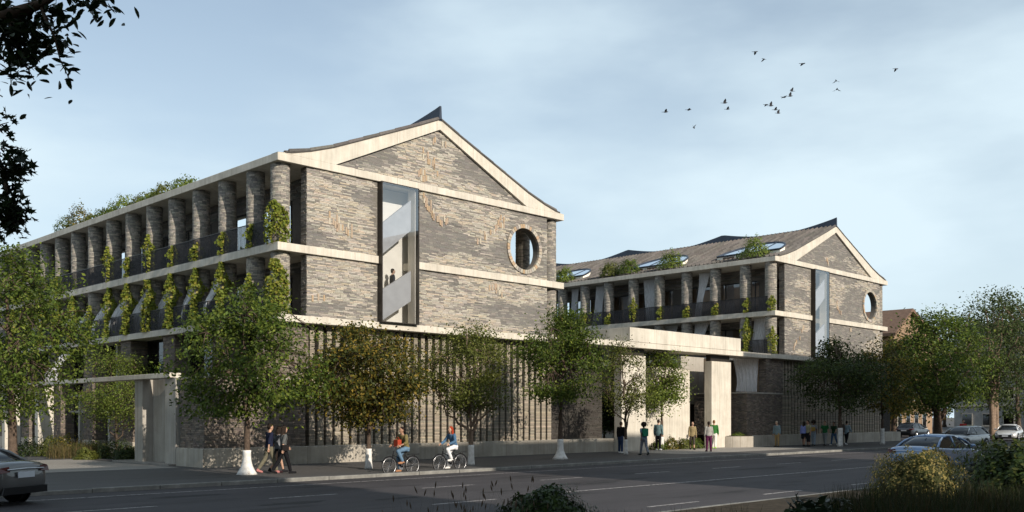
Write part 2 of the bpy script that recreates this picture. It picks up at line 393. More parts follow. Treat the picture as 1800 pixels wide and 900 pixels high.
# window bay mesh (frame) and panes, 2.5 m wide, along Y, facing -X
def frame_bay(h, w=2.515):
    mb = MB()
    for y in (0.0, w/2, w - 0.0): mb.box(-0.04, 0.04, y - 0.03 + (0.03 if y == 0 else 0), y + 0.03 - (0.03 if y == w else 0), 0, h)
    mb.box(-0.038, 0.038, 0, w, 0.0, 0.07); mb.box(-0.038, 0.038, 0, w, h - 0.06, h)
    me = mb.mesh('window_frame'); me.materials.append(mat('dark_frame'))
    g = MB().add([(0, 0.02, 0.06), (0, w - 0.02, 0.06), (0, w - 0.02, h - 0.05), (0, 0.02, h - 0.05)], [(0, 1, 2, 3)]).mesh('pane'); g.materials.append(mat('door_glass'))
    return me, g
BAY = {'lo': frame_bay(2.15), 'hi': frame_bay(2.55)}
def rail_mesh(w):
    s = MB().box(-0.008, 0.008, 0.0, w, 0.04, 1.02).mesh('railing'); s.materials.append(mat('mesh_screen'))
    r = MB().box(-0.02, 0.02, 0, w, 1.021, 1.05).box(-0.02, 0.02, 0, w, 0.0, 0.035).mesh('rail'); r.materials.append(mat('dark_frame'))
    return s, r
RAIL = rail_mesh(2.49)

# ================================================================ THE TWO GABLED BUILDINGS
BW, BL = 17.85, 41.6
S1 = (6.15, 6.45); S2 = (9.12, 9.46); S3 = (12.87, 13.20)
PROF = [(0.0, 13.20), (0.67, 13.26), (1.6, 13.50), (2.8, 13.90), (4.4, 14.56), (6.2, 15.30), (7.65, 15.90), (BW/2, 16.46)]
def roof_z(X):
    X = min(X, BW - X)
    for (a, za), (b, zb) in zip(PROF, PROF[1:]):
        if X <= b: return za + (zb - za) * (X - a) / (b - a)
    return PROF[-1][1]
SX0, SX1 = 5.27, 7.44            # stair window
CX, CZ, CR = 14.86, 10.96, 1.10  # round opening
COL_Y = [0.63] + [2.63 + 2.495 * i for i in range(16)]
WALL0, WALL1 = 1.49, 16.60

def building(name, label, bx, by, idx):
    root = thing(name, label, 'building', (bx, by, 0))
    P = lambda mb, nm, m, par=root, **k: mb.build(nm, m, par, **k)
    # floors
    for (a, b) in (S1, S2, S3):
        if a == S2[0]: P(MB().box(0, SX0 - .03, 0, BL, a, b).box(SX1 + .03, BW, 0, BL, a, b).box(SX0 - .028, SX1 + .028, 1.2, BL, a + .001, b - .001), 'floor_slab', 'concrete', bevel=0.012)
        else: P(MB().box(0, BW, 0, BL, a, b), 'floor_slab', 'concrete', bevel=0.012)
    # gable frame of concrete, curved outside, triangular brick field inside
    inn_l, apex_z = 2.92, 15.99
    def inner(X):
        X = min(X, BW - X)
        return 13.2 if X <= inn_l else 13.2 + (apex_z - 13.2) * (X - inn_l) / (BW/2 - inn_l)
    xs = sorted({p[0] for p in PROF} | {inn_l} | {0.3, 1.1, 2.2, 3.6, 5.3}); xs = xs + [BW - x for x in reversed(xs[:-1])]
    mb = MB()
    for a, b in zip(xs, xs[1:]):
        za0, za1, zb0, zb1 = inner(a) + .002, roof_z(a) + .004, inner(b) + .002, roof_z(b) + .004
        vs = [(a,0.004,za0),(b,0.004,zb0),(b,0.004,zb1),(a,0.004,za1),(a,.5,za0),(b,.5,zb0),(b,.5,zb1),(a,.5,za1)]
        mb.add(vs, [(0,1,2,3),(7,6,5,4),(0,4,5,1),(3,2,6,7)])
    P(mb, 'gable_frame', 'concrete')
    # brick gable walls
    core = MB()
    for (z0, z1) in ((S1[1], S2[0]), (S2[1], S3[0])):
        core.box(WALL0, SX0, 0.13, 0.55, z0, z1)
        core.box(SX1, CX - 1.43 if z1 > 10 else WALL1, 0.13, 0.55, z0, z1)
    core.box(CX - 1.43, WALL1, 0.13, 0.55, S2[1], CZ - 1.43); core.box(CX - 1.43, WALL1, 0.13, 0.55, CZ + 1.43, S3[0]); core.box(CX + 1.43, WALL1, 0.13, 0.55, CZ - 1.43, CZ + 1.43)
    N = 48
    for j in range(N):
        q = []
        for k in (j, j + 1):
            a = 2*math.pi*k/N; c, s = math.cos(a), math.sin(a); f = 1.43 / max(abs(c), abs(s))
            q.append(((CX + CR*c, CZ + CR*s), (CX + f*c, CZ + f*s)))
        (i0, o0), (i1, o1) = q
        core.add([(i0[0],.13,i0[1]),(o0[0],.13,o0[1]),(o1[0],.13,o1[1]),(i1[0],.13,i1[1]),(i0[0],.55,i0[1]),(o0[0],.55,o0[1]),(o1[0],.55,o1[1]),(i1[0],.55,i1[1])],
                 [(0,1,2,3),(7,6,5,4),(0,3,7,4)])
    core.prism([(inn_l, .15, 13.2), (BW - inn_l, .15, 13.2), (BW/2, .15, apex_z)], (0, .3, 0))
    wall = P(core, 'gable_wall', 'mortar', fix=True)
    bw = MB(); f = gable_cols(4.2 + 7 * idx, 0.09 - 0.07 * idx)
    def skip(a0, a1, z0, z1):
        a0 += WALL0; a1 += WALL0
        if a1 > SX0 and a0 < SX1: return True
        dx = max(abs((a0 + a1)/2 - CX) - (a1 - a0)/2, 0)
        return math.hypot(dx, (z0 + z1)/2 - CZ) < CR + 0.17
    brickwork(bw, (WALL0, 0.13, 0), (1,0,0), (0,-1,0), WALL1 - WALL0, S1[1], S2[0], f, skip, lens=(0.16, 0.55), course=.062)
    brickwork(bw, (WALL0, 0.13, 0), (1,0,0), (0,-1,0), WALL1 - WALL0, S2[1], S3[0], f, skip, lens=(0.16, 0.55), course=.062)
    z = 13.21
    while z < apex_z - 0.12:
        t = (z + 0.062 - 13.2) / (apex_z - 13.2); x0 = inn_l + t * (BW/2 - inn_l) - 0.04
        o = MB(); brickwork(bw, (x0, 0.15, 0), (1,0,0), (0,-1,0), BW - 2*x0, z, z + 0.063, lambda a, zz, x0=x0: f(a + x0 - WALL0, zz), None, lens=(0.16, 0.55), course=.063)
        z += 0.062
    # side returns of the wall
    brickwork(bw, (WALL0, 0.55, 0), (0,-1,0), (-1,0,0), 0.42, S1[1], S2[0], plain_cols); brickwork(bw, (WALL0, 0.55, 0), (0,-1,0), (-1,0,0), 0.42, S2[1], S3[0], plain_cols)
    stuff(P(bw, 'brickwork', 'brick', wall))
    rg = MB()                                     # brick ring of the round opening
    N = 44
    for j in range(N):
        a0, a1 = 2*math.pi*j/N + .008, 2*math.pi*(j+1)/N - .008; c = jit(rnd.choice((LIGHT, WARM, MID, (0.42, 0.30, 0.20))), .12)
        vs = [(CX + r_*math.cos(a), y, CZ + r_*math.sin(a)) for y in (0.06, 0.2) for r_, a in ((CR - .004, a0), (CR + .2, a0), (CR + .2, a1), (CR - .004, a1))]
        rg.add(vs, [(0,1,2,3),(7,6,5,4),(0,4,5,1),(1,5,6,2),(2,6,7,3),(3,7,4,0)], c)
    P(rg, 'opening_ring', 'brick', wall)
    # orange soldier bricks, each its own piece
    cl = [(755,236,7,2),(762,252,5,2),(778,258,5,-1),(744,280,8,-2),(758,292,5,-3),(722,312,7,1),(738,318,6,0),(736,340,6,-3),(745,357,7,-4),(757,374,6,-6),(768,388,5,-3),(778,392,5,0),(579,392,5,-2),(592,404,9,-1),(549,530,8,0),
          (839,432,6,3),(852,424,5,3),(868,412,6,5),(878,402,4,0),(860,508,7,0),(872,516,5,-1)] if idx == 0 else \
         [(1447,450,4,-3),(1453,458,4,-4),(1470,540,6,-3),(1478,552,6,-4),(1484,566,6,-3),(1492,580,6,-1),(1408,585,4,3),(1402,605,4,4),(1395,614,5,3)]
    for px, py, n, sl in cl:
        k = (px - 900)/1703; Yp = by + 0.12; X = Yp*(1+k)/(1-k) - bx; z = EYE + (732 - py) * (2*Yp/(1-k)) / 2408.4
        for i in range(n):
            x = X + i * 0.098
            if SX0 - .08 < x < SX1 + .08 or x < WALL0 + .05 or x > WALL1 - .05: continue
            zz = z + .062 * round((sl * 0.03 * i + rnd.uniform(-.08, .08)) / .062)
            if any(a - .32 < zz < b + .02 for a, b in (S1, S2, S3)) or (zz > 13 and zz + .3 > inner(x) - .05): continue
            if rnd.random() < .3: continue
            for up_ in ((0, .31) if rnd.random() < .3 else (0,)):
                if not (any(a - .32 < zz + up_ < b + .02 for a, b in (S1, S2, S3)) or (zz > 13 and zz + up_ + .3 > inner(x) - .05)): link('brick', rnd.choice(SOLDIER), wall, (x, 0.130 if zz < 13.1 else 0.150, zz + up_))
    # columns
    for side, X, ys in (('l', 0.50, COL_Y), ('r', 17.3, COL_Y[:5])):
        for lev, z in (('lo', S1[1]), ('hi', S2[1])):
            for y in ys:
                o = link('column', rnd.choice(COLM[lev]), root, (X, y, z), rnd.uniform(0, 6.28))
    # inner glazed wall of the galleries
    for lev, z, top, ch in (('lo', S1[1], 2.15, S2[0]), ('hi', S2[1], 2.55, S3[0])):
        for i in range(16):
            w = link('window', BAY[lev][0], root, (2.62, 0.6 + 2.515*i, z)); link('pane', BAY[lev][1], w)
        lb = MB(); lb.box(2.5, 2.8, .56, BL, z + top, ch, (0.13, 0.12, 0.11)); brickwork(lb, (2.5, BL, 0), (0,-1,0), (-1,0,0), BL - .6, z + top, ch, plain_cols, lens=(0.4, 0.8), course=0.095)
        P(lb, 'lintel_wall', 'brick')
        for i in range(0, 16, 3): P(MB().box(2.4, 2.9, 1.9 + 2.515*i, 2.7 + 2.515*i, z, z + top, (0.14, 0.125, 0.11)), 'gallery_pier', 'brick')
        P(MB().box(5.6, 5.8, 3.6, BL - .1, z, ch), 'room_wall', 'interior')
        rw = MB()                                                   # courtyard-side inner wall
        if lev == 'hi': rw.box(12.9, 13.2, .56, BL - .1, z, ch, (0.13, 0.12, 0.11))
        else: rw.box(12.9, 13.2, .56, BL - .1, z, ch, (0.13, 0.12, 0.11))
        P(rw, 'courtyard_wall', 'brick')
    P(MB().box(0.5, BW - .5, BL - .5, BL - .05, WALK, S3[0]), 'rear_wall', 'mortar')
    # railings of the galleries
    for z in (S1[1], S2[1]):
        for i in range(16):
            if idx == 0 and z == S1[1] and i == 0: pass
            s = link('railing', RAIL[0], root, (0.06, 0.63 + 2.495*i, z)); link('rail', RAIL[1], s)
    # stair behind the tall window
    st = MB(); z0, z1 = S1[1], S3[0] - .02; YB = 1.05
    st.box(SX0 - .5, SX1 + 1.7, YB, YB + .14, z0, S2[0] - .01); st.box(SX0 - .5, SX1 + 1.7, YB, YB + .14, S2[1] + .01, z1); st.box(SX0 - .026, SX1 + .026, YB, YB + .14, S2[0] - .01, S2[1] + .01)
    for (a, b) in ((z0, S2[0] - .01), (S2[1] + .01, z1)):
        st.box(SX0 - .62, SX0 - .5, .57, YB, a, b); st.box(SX1 + 1.7, SX1 + 1.82, .57, YB, a, b)
    st.box(SX1 - .055, SX1 - .006, .03, .56, z0, z1); st.box(SX0 + .034, SX0 + .06, .2, .56, z0, z1)
    P(st, 'stairwell', 'interior_white')
    # stair flights with their solid parapets
    for (zl, zr) in ((7.89, 8.98), (10.9, 12.3)):
        q = MB(); y0, y1 = 0.04, 0.15; xa, xb = SX0 + .07, SX1 - .30
        q.prism([(xa, y0, max(zl - 1.42, S1[1] + .02)), (xb, y0, zr - 1.42), (xb, y0, zr), (xa, y0, zl)], (0, y1 - y0, 0))
        q.prism([(xa, y1, max(zl - 1.42, S1[1] + .02)), (xb, y1, zr - 1.42), (xb, y1, zr - 1.2), (xa, y1, max(zl - 1.2, S1[1] + .1))], (0, YB - y1 - .01, 0))
        P(q, 'stair_flight', 'stair_grey')
    fr = MB(); t = .05
    fr.box(SX0 - .02, SX0 + .03, -.22, .5, S1[1], S3[0] - .01); fr.box(SX1 - .03, SX1 + .02, -.20, .5, S1[1], S3[0] - .01)
    fr.box(SX0 + .03, SX1 - .03, -.20, .12, S3[0] - .05, S3[0] - .01); fr.box(SX0 + .03, SX1 - .03, -.2, .12, S1[1], S1[1] + .04)
    w = P(fr, 'stair_window', 'dark_frame'); 
    P(MB().add([(SX0 + .03, -.19, S1[1] + .04), (SX1 - .03, -.19, S1[1] + .04), (SX1 - .03, -.19, S3[0] - .05), (SX0 + .03, -.19, S3[0] - .05)], [(0, 1, 2, 3)]), 'pane', 'bay_glass', w)
    # roof: sheet, tile ribs, ridge
    rs = MB(); pr = [(.35, 13.228)] + PROF[1:]; full = pr + [(BW - x, z) for x, z in reversed(pr[:-1])]
    for (a, za), (b, zb) in zip(full, full[1:]):
        rs.add([(a,-.03,za+.006),(b,-.03,zb+.006),(b,BL,zb+.006),(a,BL,za+.006),(a,-.03,za+.06),(b,-.03,zb+.06),(b,BL,zb+.06),(a,BL,za+.06)],
               [(0,1,2,3),(4,7,6,5),(0,4,5,1),(3,2,6,7)], (0.068, 0.062, 0.057))
    roof = P(rs, 'roof', 'tile')
    rb = MB(); nr = int(BL / 0.36)
    for i in range(nr):
        y = 0.05 + i * 0.36
        for sgn in (0, 1):
            pts = [(.55, 13.25)] + pr[2:]
            if sgn: pts = [(BW - x, z) for x, z in pts]
            fine = []
            for (a, za), (b, zb) in zip(pts, pts[1:]):
                m_ = max(1, int(abs(b - a) / 0.8))
                for s in range(m_): fine.append((a + (b-a)*s/m_, za + (zb-za)*s/m_))
            fine.append(pts[-1])
            for (a, za), (b, zb) in zip(fine, fine[1:]):
                c = jit((0.108, 0.098, 0.090), 0.3); e = .02
                rb.add([(a,y-.09,za+.05),(a,y,za+.17+e),(a,y+.09,za+.05),(b,y-.09,zb+.05),(b,y,zb+.17),(b,y+.09,zb+.05)], [(0,1,4,3),(1,2,5,4),(0,2,1)], c)
    stuff(P(rb, 'roof_tiles', 'tile', roof))
    rd = MB(); ny = 120; c0 = BW/2; zb_ = PROF[-1][1]
    prev = None
    for i in range(ny + 1):
        y = -.03 + (BL) * i / ny; ph = (y % 9.9) / 9.9; d = min(ph, 1 - ph) * 2
        h = 0.12 + 0.52 * max(0, 1 - d * 1.5) ** 1.35
        if i == 0: h = 0.66
        cur = [(c0 - .09, y, zb_ - .05), (c0 - .05, y, zb_ + h), (c0 + .05, y, zb_ + h), (c0 + .09, y, zb_ - .05)]
        if prev: rd.add(prev + cur, [(0,4,5,1),(1,5,6,2),(2,6,7,3)] + ([(0,1,2,3)] if i == 1 else []))
        prev = cur
    P(rd, 'ridge_fin', 'navy_metal', roof)
    # skylights cut into the street-left slope
    for yc in ((3.4, 11.8, 21.8, 31.6) if idx else (31.6, 39.0)):
        hl = 2.6; X0, X1 = 2.0, 4.7; zl, zh = 13.98, 15.05
        def sp(y, t): return (X0 + (X1 - X0) * t, y, zl + (zh - zl) * t)
        arc = [(yc + hl * math.cos(a), 0.02 + 0.98 * math.sin(a)) for a in [math.pi * i / 20 for i in range(21)]]
        g = MB(); g.prism([sp(y, t) for y, t in arc], (0, 0, 0.03))
        fm = MB(); fm.tube([Vector(sp(y, t)) + Vector((0, 0, .03)) for y, t in arc] , 0.075, 6); fm.tube([Vector(sp(yc - hl, .02)) + Vector((0,0,.03)), Vector(sp(yc + hl, .02)) + Vector((0,0,.03))], 0.07, 6)
        for yy in (yc - 1.0, yc + 0.6): fm.tube([Vector(sp(yy, .02)) + Vector((0,0,.04)), Vector(sp(yy, .9)) + Vector((0,0,.04))], 0.03, 5)
        ws = MB(); ws.prism([sp(y, t) for y, t in arc] , (0, 0, -0.9))
        sk = P(ws, 'skylight', 'interior_white'); P(g, 'pane', 'sky_glass', sk); P(fm, 'frame', 'navy_metal', sk)
        wn = MB()
        for yy in (yc - 1.8, yc - .3, yc + 1.1): wn.box(X0 - .03, X0 - .004, yy, yy + .95, 13.35, 13.92)
        P(wn, 'strip_window', 'bronze', sk)
    # ---------------- ground floor on the street
    xe = 22.3 if idx == 0 else 20.6
    pl = MB(); pl.box(-3.3, xe, 0.1, 1.3, WALK - .02, 0.87); pl.box(-3.3, -2.0, 1.3, 2.4, WALK - .02, 0.87)
    P(pl, 'plinth', 'plinth', bevel=0.015)
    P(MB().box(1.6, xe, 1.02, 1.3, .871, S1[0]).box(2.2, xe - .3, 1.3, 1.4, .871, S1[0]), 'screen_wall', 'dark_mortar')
    bk = MB(); brickwork(bk, (1.6, 1.02, 0), (1,0,0), (0,-1,0), xe - 1.6, .872, S1[0], lambda a, z: (jit((0.05, 0.045, 0.04), .2), None), lens=(.3, .55), course=.085)  # bricks coloured near black to put shade into the gaps between fins
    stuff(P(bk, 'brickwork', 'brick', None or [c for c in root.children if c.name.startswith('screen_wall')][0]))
    nf = 35 if idx == 0 else 36
    for i in range(nf):
        x = 2.0 + 0.447 * i
        if x > 17.4 + (.7 if idx else 0): break
        link('fin', rnd.choice(FIN_LO), root, (x, 0.50, .872)); link('fin', rnd.choice(FIN_UP), root, (x + .05, 0.56, 3.705))
    # corner block of the ground floor
    cb = MB(); cb.box(-3.1, 1.5, 0.36, 4.5 if idx else 2.4, .872, 3.68)
    blk = P(cb, 'corner_block', 'dark_mortar'); bk = MB(); yb = 4.5 if idx else 2.4
    brickwork(bk, (-3.1, .36, 0), (1,0,0), (0,-1,0), 4.66, .875, 3.69, pier_cols, lens=(.2, .3)); brickwork(bk, (-3.1, yb, 0), (0,-1,0), (-1,0,0), yb - .36, .875, 3.69, pier_cols, lens=(.2, .3))
    stuff(P(bk, 'brickwork', 'brick', blk))
    P(MB().box(-3.2, 1.6, .3, yb, 3.695, 3.78), 'block_coping', 'concrete_grey')
    cp = MB(); cp.box(-.45, 1.75, .42, 1.0, 3.785, S1[0] - .004)
    pr_ = P(cp, 'corner_pier', 'dark_mortar'); bk = MB(); brickwork(bk, (-.45, .42, 0), (1,0,0), (0,-1,0), 2.2, 3.79, S1[0] - .01, pier_cols, lens=(.2, .3)); brickwork(bk, (-.45, 1.0, 0), (0,-1,0), (-1,0,0), .58, 3.79, S1[0] - .01, pier_cols, lens=(.2, .3))
    stuff(P(bk, 'brickwork', 'brick', pr_))
    if idx: P(MB().box(-3.0, -.2, 3.6, 3.8, 3.79, S1[0] - .01), 'terrace_wall', 'interior')
    P(MB().box(2.6, 2.75, 1.4, BL - .5, WALK, S1[0]), 'ground_room_wall', 'interior' if idx else 'dark_frame')
    # left side, ground floor: brick piers every second column
    yy = 4.75; k = 0
    while yy < BL - 2:
        w_ = 1.25; y1 = yy + w_
        wide = (k in (2, 4, 6))
        lo = MB(); lo.box(.22, 1.3, yy - (.0 if not wide else .3), y1 + (1.3 if wide else 0), WALK, 3.7)
        lo.box(.22, 1.3, yy, y1, 3.7, S1[0] - .004)
        pr_ = P(lo, 'pier', 'dark_mortar'); bk = MB()
        a0, a1 = yy - (.0 if not wide else .3), y1 + (1.3 if wide else 0)
        brickwork(bk, (.22, a1, 0), (0,-1,0), (-1,0,0), a1 - a0, .8, 3.7, pier_cols, lens=(.2, .3)); brickwork(bk, (.22, y1, 0), (0,-1,0), (-1,0,0), w_, 3.7, S1[0] - .01, pier_cols, lens=(.2, .3))
        brickwork(bk, (.22, a0, 0), (1,0,0), (0,-1,0), 1.08, .8, 3.7, pier_cols, lens=(.2, .3)); brickwork(bk, (.22, yy, 0), (1,0,0), (0,-1,0), 1.08, 3.7, S1[0] - .01, pier_cols, lens=(.2, .3))
        stuff(P(bk, 'brickwork', 'brick', pr_))
        P(MB().box(.15, 1.3, a0 - .05, a1 + .05, WALK, .8), 'pier_base', 'plinth', pr_)
        # glazed bay up to the next pier
        b0, b1 = a1, yy + 5.03 - (.3 if (k + 1) in (2, 4, 6) else 0)
        fr = MB()
        for z in (2.35, 3.3): fr.box(.7, .95, b0 + .06, b1 - .06, z, z + .14)
        fr.box(.62, .95, b0 + .06, b0 + .3, WALK, S1[0] - .01); fr.box(.62, .95, (b0 + b1)/2 - .13, (b0 + b1)/2 + .13, WALK, 3.3)
        wn = P(fr, 'ground_window', 'concrete_grey'); P(MB().box(.99, 1.01, b0, b1, WALK, S1[0] - .01), 'pane', 'dark_glass', wn)
        yy += 5.03; k += 1
    return root
B1 = building('gabled_building', 'long brick gabled building with a leafy pillared gallery beside the driveway', 21.68, 35.5, 0)
B2 = building('gabled_building', 'brick gabled building with ribbed tile roof and skylights, beyond the concrete gateway', 59.9, 34.3, 1)

# side wall and entrance canopy of the first building
P = lambda mb, nm, m, par=B1, **k: mb.build(nm, m, par, **k)
P(MB().box(-3.42, -2.9, 2.75, 40, 3.76, 3.96), 'canopy_beam', 'concrete', bevel=0.01)
P(MB().box(-3.22, -2.7, 2.6, 3.55, WALK, 3.755), 'portal_pillar', 'concrete_grey')
P(MB().box(-2.75, -2.55, 3.6, 5.7, WALK, 3.755), 'portal_panel', 'concrete_grey')
P(MB().box(-3.22, -2.6, 5.72, 6.5, WALK, 3.755), 'portal_pillar', 'concrete_grey')
for y in (18.4, 23.6, 29.0): P(MB().box(-3.2, -2.4, y, y + .45, WALK, 3.755), 'portal_pillar', 'concrete')
P(MB().box(-3.6, .2, 2.42, 8.0, WALK, WALK + .07), 'doorstep', 'paving')

# ================================================================ CONCRETE GATEWAY
G = thing('gateway', 'pale concrete gateway with a deep beam on two slab pillars', 'gateway', (50, 35, 0))
g = lambda x0, x1, y0, y1, z0, z1: MB().box(x0 - 50, x1 - 50, y0 - 35, y1 - 35, z0, z1)
g(39.54, 62.2, 34.62, 36.4, 6.14, 6.46).build('beam', 'concrete', G, bevel=.012)
g(44.2, 56.0, 34.60, 40.5, 6.465, 7.29).build('parapet', 'concrete', G, bevel=.012)
for x in (44.0, 53.25):
    g(x, x + 2.28, 35.05, 35.6, WALK, 5.72).build('pillar', 'concrete', G, bevel=.012)
    g(x + .03, x + 2.25, 35.15, 35.5, 5.722, 6.138).build('pillar_head', 'dark_frame', G)
W1 = thing('courtyard_wall', 'sunlit concrete wall standing behind the gateway opening', 'wall', (49, 36.4, 0))
MB().box(-2.7, 3.75, 0, .4, WALK, 5.2).build('wall_panel', 'concrete', W1); MB().box(-2.73, 3.78, -.03, .43, 5.202, 5.27).build('wall_coping', 'concrete_grey', W1)
D1 = thing('entrance_door', 'dark bronze door under a lintel beside the gateway pillar', 'door', (57.9, 39.6, 0))
MB().box(-1.3, 1.6, .2, .5, WALK, 6.4).build('door_surround', 'concrete_grey', D1); MB().box(-1.1, 1.3, .1, .18, WALK, 3.0).build('door_leaf', 'bronze', D1); MB().box(-1.25, 1.5, -.1, .2, 3.02, 3.1).build('lintel', 'concrete', D1)
PB = thing('planter', 'low rounded concrete planter against the brick corner', 'planter', (56.3, 35.6, 0))
arc = [(2.6 * math.cos(a) * .62, -1.6 * math.sin(a)) for a in [math.pi * i / 16 for i in range(17)]]
MB().prism([(x, y, WALK) for x, y in reversed(arc)], (0, 0, .72)).build('planter_wall', 'plinth', PB, fix=True); MB().prism([(x*.9, y*.9, WALK + .722) for x, y in reversed(arc)], (0, 0, .03)).build('planter_soil', 'soil', PB, fix=True)

# ================================================================ BUILDINGS ACROSS THE STREET (behind the viewer) AND FAR AWAY
def block(name, label, x0, x1, y0, y1, h, wallm, faces='n', fl=3.1, ww=1.3, step=2.9, cornice=True):
    root = thing(name, label, 'building', ((x0+x1)/2, (y0+y1)/2, 0)); ox, oy = (x0+x1)/2, (y0+y1)/2
    MB().box(x0-ox, x1-ox, y0-oy, y1-oy, 0, h).build('wall', wallm, root)
    if cornice: MB().box(x0-ox-.3, x1-ox+.3, y0-oy-.3, y1-oy+.3, h + .002, h+.35).build('cornice', 'concrete_grey', root)
    fm = MB().box(-ww/2-.12, ww/2+.12, -.07, .02, -.12, 1.72).mesh('window'); fm.materials.append(mat('concrete_grey'))
    pm = MB().box(-ww/2, ww/2, -.09, -.072, 0, 1.6).mesh('pane'); pm.materials.append(mat('dark_glass'))
    sl = MB().box(-ww/2-.2, ww/2+.2, -.18, 0, -.24, -.122).mesh('sill'); sl.materials.append(mat('concrete_grey'))
    n = int(h // fl)
    for f_ in faces:
        if f_ in 'ns': a0, a1 = x0 + 1.6, x1 - 1.2
        else: a0, a1 = y0 + 1.6, y1 - 1.2
        for i in range(n):
            a = a0
            while a < a1:
                z = .9 + fl * i
                loc = {'n': (a-ox, y1-oy, z), 's': (a-ox, y0-oy, z), 'w': (x0-ox, a-oy, z), 'e': (x1-ox, a-oy, z)}[f_]
                rz = {'n': math.pi, 's': 0, 'w': -math.pi/2, 'e': math.pi/2}[f_]
                w = link('window', fm, root, loc, rz); link('pane', pm, w); link('sill', sl, w)
                a += step
    return root
plain('brown_brick', (0.24, 0.165, 0.11), 0.9, 0.1, 0, 0.2, 1.5); plain('ochre_wall', (0.36, 0.27, 0.18), 0.9, 0.1, 0, 0.15, 1.0); plain('grey_stone', (0.27, 0.265, 0.26), 0.9, 0.1, 0, 0.18, 1.2); plain('brown_roof', (0.14, 0.09, 0.065), 0.85, 0.2, 0, 0.2, 3)
block('apartment_building', 'plain ochre apartment block across the street from the driveway', -46, 13.4, -24, -9, 21.0, 'ochre_wall')
block('apartment_building', 'grey stone apartment block across the street from the long building', 23.8, 43.6, -22, -9, 20.3, 'grey_stone')
block('apartment_building', 'tall ochre apartment block across the street from the second gabled building', 54.6, 86, -8, 7.5, 18.1, 'ochre_wall')
FB = block('stone_building', 'grey stone town building with tall windows behind the street trees', 150, 192, 38, 56, 15.5, 'grey_stone', 'sw', 3.9, 1.3, 2.9)
for z in (3.6, 7.5, 11.6): MB().box(-21.2, 21.2, -9.2, 9.2, z, z + .25).build('string_course', 'concrete_grey', FB)
BB = block('brown_building', 'brown brick house with a pitched roof seen past the second gable', 108.0, 119.0, 47, 58, 11.4, 'brown_brick', 'sw', 3.1, 1.0, 2.3, False)
MB().prism([(-6.3, -6.1, 11.2), (-1.5, -6.1, 14.3), (6.4, -6.1, 11.2), (6.4, -6.1, 11.55), (-1.5, -6.1, 14.65), (-6.3, -6.1, 11.55)], (0, 12.2, 0)).build('roof', 'brown_roof', BB)
MB().prism([(-5.5, -5.5, 11.41), (5.5, -5.5, 11.41), (-1.5, -5.5, 14.2)], (0, 11, 0)).build('attic_wall', 'brown_brick', BB)
# ================================================================ PLANTS
def leaf_cloud(pts, nrm, size, cols, fold=0.25, aspect=0.55, seed=0, shape='leaf'):
    """numpy leaf mesh: each point one folded leaf of two faces"""
    rs = np.random.RandomState(seed); n = len(pts); pts = np.asarray(pts, np.float64)
    d = rs.normal(size=(n, 3)); d += np.asarray(nrm) * 1.0; d /= np.linalg.norm(d, axis=1)[:, None]      # leaf normal
    t = rs.normal(size=(n, 3)); t[:, 2] -= 0.4; t -= d * (t * d).sum(1)[:, None]; t /= np.linalg.norm(t, axis=1)[:, None]
    s = np.cross(d, t); sz = (np.asarray(size) * rs.uniform(0.65, 1.25, n))[:, None]
    a = pts - t * sz * 0.5; b = pts + t * sz * 0.5
    c = pts + s * sz * aspect * 0.5 + d * sz * fold * 0.3; e = pts - s * sz * aspect * 0.5 + d * sz * fold * 0.3
    v = np.stack([a, c, b, e], 1).reshape(-1, 3)
    col = np.repeat(np.asarray(cols, np.float32), 4, axis=0)
    return v, col
def leaf_mesh(name, v, col, m):
    n = len(v) // 4; me = bpy.data.meshes.new(name)
    me.vertices.add(len(v)); me.vertices.foreach_set('co', v.astype(np.float32).ravel())
    tri = np.array([[0,1,2],[0,2,3]]); idx = (np.arange(n)[:, None, None] * 4 + tri[None]).reshape(-1)
    me.loops.add(len(idx)); me.loops.foreach_set('vertex_index', idx.astype(np.int32))
    me.polygons.add(2*n); me.polygons.foreach_set('loop_start', np.arange(0, 6*n, 3, dtype=np.int32)); me.polygons.foreach_set('loop_total', np.full(2*n, 3, np.int32))
    me.update(); at = me.color_attributes.new('Col', 'FLOAT_COLOR', 'POINT')
    arr = np.ones((len(v), 4), np.float32); arr[:, :3] = col; at.data.foreach_set('color', arr.ravel())
    me.materials.append(mat(m)); return me
def leaf_cols(rs, n, palette, w=None, var=0.25):
    p = np.asarray(palette, np.float32); k = rs.choice(len(p), n, p=w); c = p[k] * rs.uniform(1 - var, 1 + var, (n, 1)); return np.clip(c, 0.004, 1)
GREEN = [(0.060, 0.098, 0.018), (0.085, 0.125, 0.022), (0.12, 0.155, 0.028), (0.042, 0.070, 0.016)]
YELL = [(0.06, 0.07, 0.018), (0.10, 0.10, 0.022), (0.20, 0.15, 0.028), (0.04, 0.052, 0.015)]
OLIVE = [(0.092, 0.112, 0.026), (0.125, 0.14, 0.034), (0.066, 0.084, 0.02)]
BRIGHT = [(0.11, 0.16, 0.03), (0.15, 0.19, 0.04), (0.08, 0.12, 0.022)]
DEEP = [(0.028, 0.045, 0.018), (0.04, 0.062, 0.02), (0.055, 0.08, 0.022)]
FARG = [(0.055, 0.082, 0.03), (0.08, 0.11, 0.035), (0.05, 0.07, 0.025)]

